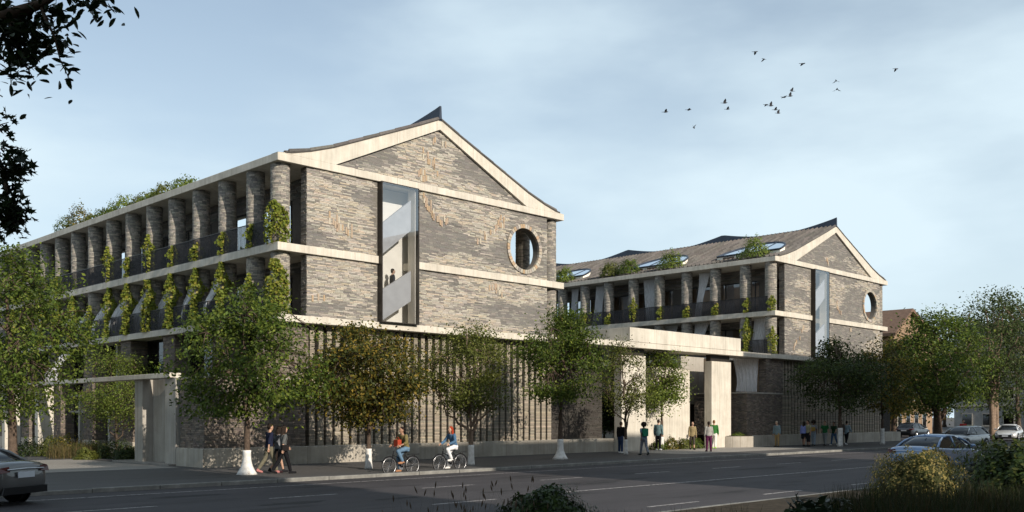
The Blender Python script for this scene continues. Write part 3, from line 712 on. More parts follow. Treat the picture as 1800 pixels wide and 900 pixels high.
def limb(p0, p1, sag, rs, n=6, wob=0.08):
    p0, p1 = np.array(p0, float), np.array(p1, float); L = np.linalg.norm(p1 - p0); out = []
    for i in range(n + 1):
        t = i / n; q = p0 + (p1 - p0) * t; q[2] += sag * L * math.sin(math.pi * t) * (1 - t * .4); q += rs.normal(size=3) * wob * L * math.sin(math.pi * t) * .5; out.append(tuple(q))
    return out
def make_tree(name, label, loc, H, crown, crown_z, trunk_r, seed, palette, leaf=0.15, nclump=150, per=70, clump_r=0.42, wash=0.75, group=None, barkm='bark',
              fork=None, weights=None, stems=1, layered=0.0, top_bias=1.0, leafm='leaf', flare=1.0, limbs=9, gap=-.13):
    """crown=(rx, ry) half widths, crown_z=(low, high); tapered trunk, limbs, twigs, leaf clumps"""
    rs = np.random.RandomState(seed); root = thing(name, label, 'tree', loc, 0, group)
    zl, zh = crown_z; rx, ry = crown; zc = (zl + zh) / 2; hz_ = (zh - zl) / 2
    wd = MB(); wt = MB(); fork = fork or (zl + 0.25 * (zh - zl))
    limb_pts = []
    for s in range(stems):
        off = np.array([0, 0, 0.]) if stems == 1 else np.array([0.42 * (s - (stems-1)/2), rs.uniform(-.1, .1), 0])
        top = np.array([rs.uniform(-.25, .25) * rx + off[0], rs.uniform(-.2, .2) * ry, zl + (zh - zl) * 0.82])
        pts = limb((off[0], off[1], -0.05), top, 0.0, rs, 12, 0.035); lim_ = max(wash, .5) + .35; pts = [(off[0] + (q[0] - off[0]) * max(0, (q[2] - lim_) / max(.1, top[2] - lim_)) if q[2] < top[2] else q[0], off[1] + (q[1] - off[1]) * max(0, (q[2] - lim_) / max(.1, top[2] - lim_)), q[2]) for q in pts]; rad = []
        for i, q in enumerate(pts):
            t = i / 12; r = trunk_r * (1 - 0.82 * t) / (1 if stems == 1 else 1.25)
            if not wash and q[2] < .9: r *= 1 + 0.55 * flare * max(0, 1 - q[2] / 0.45) ** 1.6
            rad.append(r)
        if wash:
            ws = [q for q in np.linspace(0, 1, 9)]
            def tp(z):
                for a, b in zip(pts, pts[1:]):
                    if a[2] <= z <= b[2]: u = (z - a[2]) / (b[2] - a[2] + 1e-9); return (a[0] + (b[0]-a[0])*u, a[1] + (b[1]-a[1])*u, z)
                return (pts[0][0], pts[0][1], z)
            wr = [trunk_r / (1 if stems == 1 else 1.25) * (1.10 + 1.0 * flare * max(0, 1 - u*wash/0.62) ** 2.0) for u in ws]
            wt.tube([tp(u * wash) for u in ws], wr, 12)
            # trunk starts above the ground inside the painted sleeve
        fine = []
        for a, b in zip(range(12), range(1, 13)): fine.append(pts[a])
        fine.append(pts[-1]); wd.tube(fine, rad, 9); 
        zs = np.linspace(fork, top[2], 12)
        for z in zs:
            for a, b in zip(pts, pts[1:]):
                if a[2] <= z <= b[2]: u = (z - a[2]) / (b[2] - a[2] + 1e-9); limb_pts.append((a[0] + (b[0]-a[0])*u, a[1] + (b[1]-a[1])*u, z, trunk_r * (1 - .8 * (z / top[2])) * .75))
    ends = []
    for i in range(limbs):
        o = limb_pts[(i * len(limb_pts) // limbs) % len(limb_pts)]; ang = i * 2.4 + rs.uniform(-.4, .4); t = (o[2] - fork) / max(.1, zh - fork)
        rr = rs.uniform(.55, .8); e = (rx * rr * math.cos(ang), ry * rr * math.sin(ang), min(zh - .3, o[2] + (zh - o[2]) * rs.uniform(.3, .6)))
        q = limb(o[:3], e, -0.06, rs, 6, .09); wd.tube(q, [o[3] * (1 - .75 * j / 6) for j in range(7)], 6); ends += q[2:]
    ends = np.array(ends)
    cl = []
    while len(cl) < nclump:
        u = rs.uniform(-1, 1, 3); r = np.linalg.norm(u)
        if r > 1 or r < 0.30: continue
        if rs.rand() > r ** 1.2: continue
        lobe = 1 + 0.62 * n3(u[0] * 1.9 + seed, u[1] * 1.9, u[2] * 1.9 + seed * .3)
        wz = 1.0 - 0.38 * max(0, u[2]) * (2 - top_bias)
        p = np.array([u[0] * rx * lobe * wz, u[1] * ry * lobe * wz, zc + u[2] * hz_ * (0.9 + 0.1 * lobe)])
        if layered: p[2] = zl + round((p[2] - zl) / layered) * layered + rs.normal() * .09
        if n3(p[0] * .75 + seed, p[1] * .75, p[2] * .9) < gap: continue
        cl.append(p)
    V, N, SZ, K = [], [], [], []
    ctr = np.array([0, 0, zc - .3 * hz_])
    for p in cl:
        dd = ((ends - p) ** 2).sum(1); e = ends[int(np.argmin(dd))]
        wd.tube(limb(e, p, .05, rs, 3, .1), [.022, .017, .012, .006], 4)
        m_ = max(8, int(per * rs.uniform(.5, 1.4))); q = rs.normal(size=(m_, 3)) * np.array([1, 1, .55]) * clump_r * rs.uniform(.7, 1.2); V.append(p + q)
        nn = (p - ctr); nn = nn / (np.linalg.norm(nn) + 1e-6); nn = nn * .8 + np.array([0, 0, .6]); N.append(np.repeat(nn[None], m_, 0))
        tone = rs.uniform(.7, 1.25); K.append(leaf_cols(rs, m_, palette, weights) * tone)
    V = np.concatenate(V); N = np.concatenate(N); K = np.concatenate(K); V[:, 2] = np.maximum(V[:, 2], .25)
    v, c = leaf_cloud(V, N, np.full(len(V), leaf), K, seed=seed)
    wd.build('trunk', barkm, root, smooth=True)
    if wash: wt.build('painted_base', 'whitewash', root, smooth=True)
    link('crown', leaf_mesh('crown', v, c, leafm), root)
    return root
SG = None
tw = lambda px, py: ground(px, py, WALK)
make_tree('street_tree', 'broad green street tree with flared white trunk base by the three walkers', tw(434, 834), 6.6, (2.55, 2.3), (1.75, 6.55), .13, 1, GREEN, .15, 200, 75, .36, .85, layered=.5, flare=1.7)
make_tree('street_tree', 'dense dark street tree flecked with yellow leaves behind the first cyclist', tw(648, 824), 5.6, (2.2, 2.0), (1.6, 5.5), .11, 2, YELL, .15, 240, 75, .36, .78, fork=1.5, flare=.35, gap=-.25)
make_tree('street_tree', 'vase shaped street tree with reddish limbs beside the red-haired cyclist', tw(828, 818), 5.9, (1.95, 1.8), (2.3, 5.85), .12, 3, OLIVE, .115, 165, 85, .34, .85, barkm='pale_bark', fork=1.3, flare=.3, limbs=13, gap=-.04)
make_tree('street_tree', 'tiered green street tree with a wide white flared base, beside the last brick fins', tw(985, 807), 7.1, (2.05, 1.9), (2.5, 7.05), .135, 4, GREEN, .15, 190, 70, .40, .95, layered=.62, flare=1.8, gap=-.06)
make_tree('street_tree', 'slender thin-leaved street tree in front of the gateway pillar', tw(1100, 799), 6.4, (1.35, 1.3), (2.1, 6.35), .085, 5, OLIVE, .12, 110, 55, .36, .8, fork=1.2, flare=.4)
make_tree('courtyard_tree', 'sunlit young tree growing before the concrete wall inside the gateway', at_sum(1163, 83.0, WALK), 6.1, (1.65, .95), (2.2, 5.9), .12, 6, BRIGHT, .15, 120, 60, .40, .8, flare=.3, layered=.5)
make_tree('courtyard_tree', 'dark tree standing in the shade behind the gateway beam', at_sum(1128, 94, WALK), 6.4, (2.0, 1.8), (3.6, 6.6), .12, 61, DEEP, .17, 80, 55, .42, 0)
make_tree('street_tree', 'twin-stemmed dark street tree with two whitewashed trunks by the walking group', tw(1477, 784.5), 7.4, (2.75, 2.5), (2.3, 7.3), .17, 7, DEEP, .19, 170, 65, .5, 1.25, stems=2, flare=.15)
make_tree('street_tree', 'dark street tree with a short whitewashed stem near the end of the plinth', tw(1551, 781), 7.0, (2.4, 2.2), (2.4, 7.6), .13, 8, YELL, .2, 120, 55, .5, 1.15, flare=.4)
make_tree('junction_tree', 'large spreading green tree with a low forked trunk at the junction', at_sum(1648, 124, 0), 11.6, (4.9, 4.6), (2.6, 11.6), .42, 9, GREEN, .27, 260, 70, .75, 0, fork=1.6, flare=.8)
make_tree('junction_tree', 'tall tree with pale sunlit multiple stems before the stone building', at_sum(1748, 132, 0), 14, (5.0, 4.6), (3.8, 14.2), .34, 10, FARG, .27, 230, 65, .8, 0, stems=3, barkm='pale_bark', fork=3.0, layered=1.1)
make_tree('driveway_tree', 'leafy green tree standing by the driveway at the canopy end', at_sum(22, 57, WALK), 8.8, (2.9, 2.8), (1.9, 9.0), .2, 11, GREEN, .17, 200, 75, .48, 0, weights=[.3,.3,.25,.15])
for i, (px, s, r, h, lab) in enumerate(((1600, 185, 5.5, 15, 'pale far tree beside the brown house'), (1690, 215, 7.5, 19, 'tall far tree rising between the junction trees'), (1790, 180, 6.5, 17.5, 'far tree beside the stone building corner'), (1572, 150, 3.2, 10.5, 'yellowish tree close behind the second gabled building'), (1660, 260, 8, 12, 'low far tree at the end of the side street'), (1730, 250, 8, 13, 'low hazy tree behind the parked cars'))):
    make_tree('background_tree', lab, at_sum(px, s, 0), h, (r, r), (2.0, h), .35, 40 + i, FARG if i != 3 else YELL, .42, 130, 55, 1.0, 0)
make_tree('courtyard_shrub', 'dark evergreen shrub climbing the brick wall beside the gateway', at_sum(1062, 83.5, .85), 3.2, (1.25, .6), (.2, 2.9), .05, 71, DEEP, .16, 90, 60, .35, 0)

def bush(name, label, loc, rx, ry, h, seed, palette, leaf, n, m='leaf', group=None, weights=None, tipcol=None, up=.8, cat='shrub', stems=6):
    """rounded shrub: stems and leaves through an uneven shell"""
    rs = np.random.RandomState(seed); root = thing(name, label, cat, loc, 0, group)
    st = MB()
    for i in range(stems):
        a = i * 2.4; st.tube([(0.05*math.cos(a), .05*math.sin(a), 0), (.35*rx*math.cos(a), .35*ry*math.sin(a), h*.4), (.6*rx*math.cos(a), .6*ry*math.sin(a), h*.7)], [.02, .015, .006], 5)
    st.build('stem', 'bark', root)
    u = rs.normal(size=(n, 3)); u /= np.linalg.norm(u, axis=1)[:, None]; u[:, 2] = np.abs(u[:, 2]) * 1.0
    k = np.array([1 + .45 * n3(q[0]*2.1 + seed, q[1]*2.1, q[2]*2.1) + .22 * n3(q[0]*5 + seed, q[1]*5, q[2]*5) for q in u]); r = rs.uniform(.55, 1.0, n) ** .5 * k
    p = u * r[:, None] * np.array([rx, ry, h]); p[:, 2] = np.maximum(p[:, 2], .03)
    c = leaf_cols(rs, n, palette, weights)
    if tipcol is not None:
        sel = (r / k > .94) & (rs.rand(n) < .42); c[sel] = np.asarray(tipcol) * rs.uniform(.7, 1.2, (sel.sum(), 1))
    v, c = leaf_cloud(p, u * .8 + np.array([0, 0, up]), np.full(n, leaf), c, seed=seed)
    link('foliage', leaf_mesh('foliage', v, c, m), root); return root
def grass(name, label, loc, rx, ry, h, seed, n, cols, lean=.35, width=.008, group=None, cat='grass', kind=None, heads=0):
    rs = np.random.RandomState(seed); mb = MB()
    for i in range(n):
        a, q = rs.uniform(0, 6.28), math.sqrt(rs.rand()); x, y = rx*q*math.cos(a), ry*q*math.sin(a); hh = h * rs.uniform(.5, 1.1); b = rs.uniform(0, 6.28) ; l = lean * rs.uniform(.2, 1.2) * hh
        w = width * rs.uniform(.7, 1.4); px, py = -math.sin(b)*w, math.cos(b)*w; c = tuple(np.array(cols[rs.randint(len(cols))]) * rs.uniform(.7, 1.3)); dx, dy = math.cos(b)*l, math.sin(b)*l
        mb.add([(x-px,y-py,0),(x+px,y+py,0),(x+px*.8+dx*.3,y+py*.8+dy*.3,hh*.6),(x-px*.8+dx*.3,y-py*.8+dy*.3,hh*.6),(x+dx,y+dy,hh)], [(0,1,2,3),(3,2,4)], c)
        if heads and i < heads: mb.tube([(x+dx,y+dy,hh-.02),(x+dx*1.05,y+dy*1.05,hh+.03),(x+dx*1.1,y+dy*1.1,hh+.08)], [.003,.013,.003], 5, (.10,.075,.055))
    o = mb.build(name, 'leaf', None); o.location = loc; tag(o, label, None if kind == 'structure' else cat, group, kind); return o
Z = WALK
# near side of the street
nb = lambda px, s: at_sum(px, s, Z)
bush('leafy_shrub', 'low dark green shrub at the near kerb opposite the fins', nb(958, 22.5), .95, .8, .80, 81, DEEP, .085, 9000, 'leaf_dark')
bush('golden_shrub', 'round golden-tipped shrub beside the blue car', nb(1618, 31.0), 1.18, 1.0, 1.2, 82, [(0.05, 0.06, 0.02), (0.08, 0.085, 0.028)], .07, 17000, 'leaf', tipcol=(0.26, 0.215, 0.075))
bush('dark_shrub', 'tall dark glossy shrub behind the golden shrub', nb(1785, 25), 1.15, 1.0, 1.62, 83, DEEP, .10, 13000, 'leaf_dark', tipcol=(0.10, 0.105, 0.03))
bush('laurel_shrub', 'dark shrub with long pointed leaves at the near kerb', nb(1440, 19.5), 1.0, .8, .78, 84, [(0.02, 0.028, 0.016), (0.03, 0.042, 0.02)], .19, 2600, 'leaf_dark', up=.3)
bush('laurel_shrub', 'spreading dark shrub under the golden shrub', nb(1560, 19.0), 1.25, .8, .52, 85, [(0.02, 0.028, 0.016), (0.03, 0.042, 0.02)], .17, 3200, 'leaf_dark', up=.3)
GC = [(0.016, 0.024, 0.008), (0.022, 0.028, 0.009), (0.032, 0.024, 0.010), (0.012, 0.018, 0.007)]  # blade colours lowered so the shade over the bed is in them
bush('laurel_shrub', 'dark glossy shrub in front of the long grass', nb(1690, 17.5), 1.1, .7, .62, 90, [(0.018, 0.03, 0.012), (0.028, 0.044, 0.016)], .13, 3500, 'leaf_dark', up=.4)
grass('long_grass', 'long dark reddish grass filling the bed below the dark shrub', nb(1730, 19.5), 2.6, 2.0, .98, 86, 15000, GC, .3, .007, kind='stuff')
grass('grass_tuft', 'spiky tuft of dark blades between the two kerb shrubs', nb(1285, 20), .42, .4, .72, 87, 260, [(0.03, 0.035, 0.018), (0.045, 0.045, 0.02)], .6, .006)
grass('seed_grass', 'thin grass stems with dark seed heads beside the low shrub', nb(830, 20.0), 1.5, .9, .98, 88, 120, [(0.06, 0.055, 0.03), (0.04, 0.04, 0.02)], .35, .0025, heads=60)
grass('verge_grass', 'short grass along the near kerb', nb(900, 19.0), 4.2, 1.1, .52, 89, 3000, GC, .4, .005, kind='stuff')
# forecourt planting on the left
for i, (px, s, rx, h, pal, lab) in enumerate(((90, 70, .9, 1.0, OLIVE, 'reddish leafy shrub beside the canopy pillar'), (118, 69, 1.0, 1.15, YELL, 'bronze leaved shrub under the ground floor window'), (160, 68, 1.1, .75, GREEN, 'low green shrub below the window frame'), (205, 66.5, 1.0, .9, DEEP, 'dark shrub before the brick pier'), (152, 64.5, .55, .55, OLIVE, 'small pale rounded shrub at the bed edge'), (225, 64.5, .7, .6, DEEP, 'low dark shrub next to the portal'), (50, 70, 1.0, .9, DEEP, 'dark shrub at the foot of the driveway tree'))):
    bush('bed_shrub', lab, at_sum(px, s, Z), rx, rx*.8, h, 100 + i, pal, .1, 1700, 'leaf')
grass('bed_grass', 'feathery ornamental grass in the driveway bed', at_sum(140, 67, Z), 1.5, 1.2, .9, 120, 900, [(0.13, 0.10, 0.05), (0.09, 0.085, 0.035)], .5, .006, kind='stuff')
tree_b = make_tree('planter_tree', 'feathery light green tree growing through the canopy beside the driveway', at_sum(205, 70.5, Z), 5.6, (2.3, 2.0), (1.4, 5.5), .07, 130, BRIGHT, .10, 190, 80, .42, 0, fork=.8, leafm='leaf', limbs=14)
# courtyard bed
for i, (px, s, rx, h, pal, lab) in enumerate(((1158, 83.4, .8, .7, GREEN, 'low green shrub behind the man in the teal jacket'), (1180, 84.4, .85, .75, YELL, 'bronze green shrub before the courtyard wall'), (1205, 85.6, .8, .7, OLIVE, 'pale green shrub beside the woman in the tan coat'), (1222, 86.8, .7, .7, GREEN, 'green shrub next to the entrance door'))):
    bush('courtyard_plant', lab, at_sum(px, s, Z), rx, .5, h, 140 + i, pal, .1, 1300, 'leaf')
bush('planter_plant', 'small leafy plant in the rounded planter', (56.4, 35.0, .85), .9, .4, .25, 150, GREEN, .08, 500)
# roof plants
RP = [(168, .45, 1.3, OLIVE, 'low olive shrub between the roof edge shrubs'), (192, .5, 1.0, GREEN, 'low green shrub on the gallery roof beside the bright shrub'), (272, .45, 1.1, BRIGHT, 'low bright shrub trailing along the gallery roof edge'), (140, 1.05, 1.5, YELL, 'olive shrub on the gallery roof edge at the far end'), (118, .75, 1.0, GREEN, 'dark green shrub on the gallery roof edge'), (215, .75, 1.3, BRIGHT, 'bright green shrub on the gallery roof edge'), (250, .5, 1.2, OLIVE, 'low pale shrub on the gallery roof edge'), (292, .6, .8, OLIVE, 'thin pale shrub on the gallery roof edge'), (328, .55, .8, BRIGHT, 'small bright shrub on the gallery roof edge near the gable')]
for i, (px, h, r, pal, lab) in enumerate(RP):
    k = (px - 900)/1703; x = 22.75; y = x*(1-k)/(1+k)
    bush('roof_shrub', lab, (x, y, 13.33), .75, r, h * 1.45, 160 + i, pal, .13, 900, cat='shrub')
RP2 = [(1325, 1.15, 1.25, BRIGHT, 'dense bright shrub spilling over the first skylight'), (1180, 1.15, 1.05, BRIGHT, 'leafy green shrub in front of the middle skylight'), (1105, 1.0, 1.0, GREEN, 'green shrub on the tiled roof edge'), (1072, .9, .9, OLIVE, 'dry brownish shrub beside the green roof shrub'), (992, 1.0, .9, BRIGHT, 'green shrub on the tiled roof next to the near gable')]
for i, (px, h, r, pal, lab) in enumerate(RP2):
    k = (px - 900)/1703; x = 59.9 + 1.0; y = x*(1-k)/(1+k)
    bush('roof_shrub', lab, (x, y, 13.38), .8, r, h + .35, 170 + i, pal, .15, 1500, cat='shrub')

# ivy on the columns: leaves hugging the brick cylinder, thinning upwards
def ivy_mesh(h, seed, spread, dens, centre=math.pi * 1.25):
    rs = np.random.RandomState(seed); n = int(dens * h * spread * 240); z = rs.rand(n) ** 1.0 * h
    edge = np.array([0.75 + .5 * n3(q * 2.3, seed * 3.1, 0) for q in z]) * np.clip((h - z) / (.35 * h) , .2, 1)
    a = centre + rs.uniform(-1, 1, n) * spread * edge; r = .42 + rs.rand(n) ** 1.5 * .17
    p = np.stack([r*np.cos(a), r*np.sin(a), z], 1); nn = np.stack([np.cos(a), np.sin(a), np.full(n, .35)], 1) * 1.6
    keep = np.array([n3(q[0]*3 + seed, q[1]*3, q[2]*2.2) > -.30 for q in p]); p, nn = p[keep], nn[keep]
    v, c = leaf_cloud(p, nn, np.full(len(p), .14), leaf_cols(rs, len(p), [(0.14, 0.18, 0.03), (0.19, 0.215, 0.036), (0.095, 0.13, 0.024), (0.25, 0.23, 0.05)], [.35, .3, .25, .1]), aspect=.85, seed=seed)
    return leaf_mesh('ivy_leaves', v, c, 'leaf')
IV = {k: ivy_mesh(*v) for k, v in {'big': (1.75, 1, 2.2, .8), 'low': (1.0, 2, 1.1, 1.2), 'mid': (1.9, 3, .95, 1.0), 'tall': (2.66, 4, 1.25, 1.3), 'tall2': (2.6, 5, 1.7, 1.2), 'low2': (.85, 6, 1.2, 1.1), 'full': (2.3, 7, 2.2, .9)}.items()}
STEMM = MB().tube([(-.30,-.30,0), (-.33,-.29,.5), (-.29,-.34,1.0)], .012, 5).mesh('ivy_stem'); STEMM.materials.append(mat('bark'))
def ivy(bx, by, y, z, kind, label, group):
    r = thing('ivy', label, 'climbing plant', (bx + .36, by + y - .04, z), rnd.uniform(-.15, .15), group); link('leaves', IV[kind], r); link('stem', STEMM, r)
pat_hi = ['big', 'low', 'low', 'low2', 'low', 'mid', 'low', 'mid', None, None, 'low', None, None, 'low', None, None, None]
pat_lo = ['full', 'mid', 'tall', 'tall', 'tall', 'tall2', 'tall', 'tall', 'mid', 'tall', 'tall2', 'tall', 'tall', 'tall', None, None, None]
ORD = 'corner second third fourth fifth sixth seventh eighth ninth tenth eleventh twelfth thirteenth fourteenth fifteenth sixteenth seventeenth'.split()
LOOK = {'big': 'thick ivy', 'full': 'thick ivy', 'low': 'low ivy', 'low2': 'sparse low ivy', 'mid': 'half-height ivy', 'tall': 'tall narrow ivy', 'tall2': 'tall bushy ivy'}
def ivy_row(bx, by, pattern, z, floor, which):
    for i, k in enumerate(pattern):
        if not k: continue
        lab = LOOK[k] + ' on the ' + ('corner column' if i == 0 else ORD[i] + ' column from the gable corner') + ', ' + floor + ' gallery, ' + which
        ivy(bx, by, COL_Y[i], z, k, lab, 'ivy on the %s gallery of the %s' % (floor, which))
ivy_row(21.68, 35.5, pat_hi, S2[1], 'upper', 'long building'); ivy_row(21.68, 35.5, pat_lo, S1[1], 'lower', 'long building')
ivy_row(59.9, 34.3, ['low', 'low', 'low2', 'low2', 'low', 'mid', 'low2', 'low', 'low2', 'mid', 'low'], S2[1], 'upper', 'second building'); ivy_row(59.9, 34.3, ['mid', 'tall', 'low', 'low', 'mid'], S1[1], 'lower', 'second building')

# gauze curtains blown out between the columns
def curtain(label, x, y, z, h, w, out, side, seed, group=None, gather=.5):
    """hangs from height h at (x, y), width w along y; blown outwards (-x) by out and sideways by side"""
    rs = random.Random(seed); mb = MB(); nu, nv = 34, 14; vs = []; fs = []
    for j in range(nv + 1):
        t = j / nv; b = math.sin(t * math.pi * .62) ** 1.5
        for i in range(nu + 1):
            u = i / nu; sq = 1 - gather * math.sin(t * 2.6) * .5
            yy = w * (u - .5) * sq + side * t ** 1.5; fold = .055 * math.sin(u * 34 + 2.2 * math.sin(t * 3 + seed)) * (.35 + t) + .03 * math.sin(u * 71 + seed)
            vs.append((-out * b * (.75 + .25 * math.sin(u * 3 + seed)) + fold, yy, h * (1 - t) + .10 * out * b))
    for j in range(nv):
        for i in range(nu): fs.append((j*(nu+1)+i, j*(nu+1)+i+1, (j+1)*(nu+1)+i+1, (j+1)*(nu+1)+i))
    mb.add(vs, fs); o = mb.build('curtain', 'gauze', None, smooth=True); o.location = (x, y, z); return tag(o, label, 'curtain', group)
bx, by = 21.68, 35.5
for i, (col, lev, out, side, w, lab) in enumerate(((.45, 1, .3, -.2, 1.0, 'white curtain between the corner column and its neighbour, upper gallery'), (3.55, 1, .25, .15, .5, 'narrow white curtain behind the fourth upper gallery column'), (8.6, 1, .35, .1, .45, 'thin white curtain halfway along the upper gallery'), (.5, 0, .75, .5, 1.3, 'white curtain billowing out beside the lower corner column'), (1.5, 0, .55, .4, 1.0, 'white curtain blown past the second lower gallery column'))):
    ym = .63 + 2.0 * min(col, 1) + 2.495 * max(0, col - 1)
    curtain(lab, bx + 1.15, by + ym, (S1[1], S2[1])[lev] + .02, (2.6, 3.3)[lev], w, out, side, i)
for i, col in enumerate((2.5, 3.5, 4.5, 5.5, 6.5, 7.5, 8.5, 9.5, 10.5, 11.5)):
    curtain('white curtain blown out beyond the %s column from the gable corner, lower gallery' % ORD[int(col)], bx + 1.0, by + .63 + 2.0 + 2.495 * (col - 1), S1[1] + .02, 2.6, 1.5, .95, .5, 20 + i, 'blown curtains along the lower gallery')
curtain('white curtain blown out above the canopy of the long building', bx + .2, by + 23.5, 3.9, 2.2, 1.4, 1.0, .6, 31)
bx, by = 59.9, 34.3
for i, (col, lev, out, side, w, lab) in enumerate(((2.5, 1, .5, .35, .9, 'white curtain swinging between the third and fourth upper columns of the second building'), (4.5, 1, .3, -.3, 1.3, 'wide white curtain in the upper gallery of the second building'), (6.5, 1, .3, .2, 1.0, 'white curtain tied beside an ivy column of the second building'), (7.6, 1, .2, .1, .8, 'pale curtain near the far end of the second upper gallery'), (.5, 0, .45, .2, 1.25, 'white curtain beside the lower corner column of the second building'), (2.6, 0, .6, .3, 1.2, 'white curtain showing above the gateway parapet'), (3.7, 0, .5, .3, 1.2, 'pale curtain behind the end of the gateway parapet'))):
    ym = .63 + 2.0 * min(col, 1) + 2.495 * max(0, col - 1)
    curtain(lab, bx + .95, by + ym, (S1[1], S2[1])[lev] + .02, (2.6, 3.3)[lev], w, out, side, 40 + i)
c_ = curtain('white curtain bunched in the corner terrace opening above the brick block', bx - 1.5, by + 1.4, 3.8, 2.3, 1.9, .5, .15, 55, gather=.25); c_.rotation_euler = (0, 0, R(60))
o = curtain('white curtain hanging beside the far column past the round opening', 21.68 + 16.75, 35.5 + .75, S2[1] + 1.6, 1.75, .45, .1, 0, 56); o.rotation_euler = (0, 0, R(90))

# overhanging branches close to the viewer, top left: their trunks stand to the left of the picture
def overhang(label, base_px, s, trunk_r, limbs, seed, palette, leaf, per, aspect, name='overhanging_tree', spread=.16):
    rs = np.random.RandomState(seed); loc = at_sum(base_px, s, WALK); root = thing(name, label, 'tree', loc)
    wd = MB(); V, K = [], []
    def W_(px, py, ss): k = (px - 900)/1703; return np.array([ss*(1+k)/2, ss*(1-k)/2, EYE + (732 - py) * ss / 2408.4]) - np.array(loc)
    top = W_(limbs[0][0][0][0], limbs[0][0][0][1], s)
    wd.tube([(0,0,-.05), (top[0]*.3, top[1]*.3, top[2]*.5), tuple(top), tuple(top + np.array([.2, .3, 2.2]))], [trunk_r*1.5, trunk_r*1.1, trunk_r, trunk_r*.6], 12)
    for path, r0, twigs in limbs:
        pts = [tuple(W_(a, b, s + c)) for a, b, c in path]; m_ = len(pts); wd.tube(pts, [r0 * (1 - .7*i/(m_-1)) for i in range(m_)], 8)
        for (a, b, c), cnt, sp in twigs:
            p = W_(a, b, s + c); q = pts[int(np.argmin([np.linalg.norm(np.array(x) - p) for x in pts]))]
            wd.tube(limb(q, p, .03, rs, 4, .08), [.016, .012, .009, .006, .004], 5)
            for _ in range(cnt):
                t = rs.rand() ** .6; base_ = np.array(q) + (p - np.array(q)) * t; V.append(base_ + rs.normal(size=3) * sp)
    V = np.array(V); nl = len(V)
    if aspect > .7: out_ = [(0, -.5), (.10, -.2), (.42, -.28), (.26, .0), (.46, .22), (.16, .2), (0, .52), (-.16, .2), (-.46, .22), (-.26, 0), (-.42, -.28), (-.10, -.2)]
    else: out_ = [(0, -.5), (.15, -.28), (.21, 0), (.15, .28), (0, .52), (-.15, .28), (-.21, 0), (-.15, -.28)]
    lb = MB(); cc = leaf_cols(rs, nl, palette)
    for q, col_ in zip(V, cc):
        n_v = Vector(rs.normal(size=3)) + Vector((0, 0, 1.3)); n_v.normalize(); t_v = Vector(rs.normal(size=3)) + Vector((0, 0, -.9)); t_v = (t_v - n_v * t_v.dot(n_v)).normalized(); s_v = n_v.cross(t_v); L_ = leaf * rs.uniform(.7, 1.2)
        lb.add([tuple(Vector(q) + (s_v * a_ + t_v * b_ + n_v * abs(a_) * .35) * L_) for a_, b_ in out_] + [tuple(q)], [(i, (i + 1) % len(out_), len(out_)) for i in range(len(out_))], tuple(col_))
    wd.build('trunk', 'bark', root, smooth=True); lb.build('crown', 'leaf_dark', root); return root
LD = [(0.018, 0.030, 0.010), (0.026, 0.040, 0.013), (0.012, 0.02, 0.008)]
tw1 = [((30, 90, 0), 70, .10), ((70, 70, .2), 70, .10), ((110, 95, .1), 60, .10), ((60, 140, -.1), 60, .09), ((20, 160, .2), 60, .10), ((95, 45, .3), 60, .10), ((125, 145, 0), 22, .06), ((40, 115, .1), 60, .11), ((5, 60, .1), 60, .11), ((8, 110, -.2), 60, .11)]
tw2 = [((150, 8, 0), 30, .08), ((185, 12, .1), 26, .07), ((205, 22, 0), 18, .05), ((170, -15, 0), 40, .1), ((120, 5, .1), 40, .10), ((220, -8, 0), 20, .07)]
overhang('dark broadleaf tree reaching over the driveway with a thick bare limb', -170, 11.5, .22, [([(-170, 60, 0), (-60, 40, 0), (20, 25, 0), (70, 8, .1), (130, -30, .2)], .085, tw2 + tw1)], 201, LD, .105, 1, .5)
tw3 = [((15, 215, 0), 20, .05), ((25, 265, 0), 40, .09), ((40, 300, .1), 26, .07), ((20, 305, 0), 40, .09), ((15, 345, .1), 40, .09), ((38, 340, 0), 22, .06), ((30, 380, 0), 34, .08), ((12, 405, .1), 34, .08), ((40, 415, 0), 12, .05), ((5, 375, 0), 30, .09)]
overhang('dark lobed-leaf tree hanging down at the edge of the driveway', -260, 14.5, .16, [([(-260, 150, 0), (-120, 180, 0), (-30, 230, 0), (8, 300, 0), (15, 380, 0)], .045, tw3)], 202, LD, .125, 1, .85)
# ================================================================ PEOPLE
def cloth(col):
    n = 'cloth_%d_%d_%d' % tuple(int(c * 255) for c in col)
    if n not in MATS: plain(n, col, 0.9, 0.15, 0, 0.18, 14, 0.15)
    return n
def capsule(mb, p0, p1, r0, r1, n=10, flat=None):
    p0, p1 = Vector(p0), Vector(p1); d = p1 - p0
    if d.length < 1e-6: d = Vector((0, 0, 1))
    d.normalize()
    mb.tube([p0 - d*r0*.95, p0 - d*r0*.7, p0 - d*r0*.3, p0, p0.lerp(p1, .5), p1, p1 + d*r1*.3, p1 + d*r1*.7, p1 + d*r1*.95],
            [r0*.25, r0*.7, r0*.95, r0, (r0 + r1)/2 * 1.03, r1, r1*.95, r1*.7, r1*.25], n)
def ell_loft(mb, secs, n=14):
    """secs: (centre, half depth x, half width y)"""
    rings = [[(c[0] + a*math.cos(2*math.pi*j/n), c[1] + b*math.sin(2*math.pi*j/n), c[2]) for j in range(n)] for c, a, b in secs]
    mb.ring_loft(rings)
REM = []      # (object, voxel, finish)
def soft(name, mb, m, parent, voxel):
    me = mb.mesh(name); o = link(name, me, parent); me.materials.append(mat(m)); REM.append((o, voxel)); return o
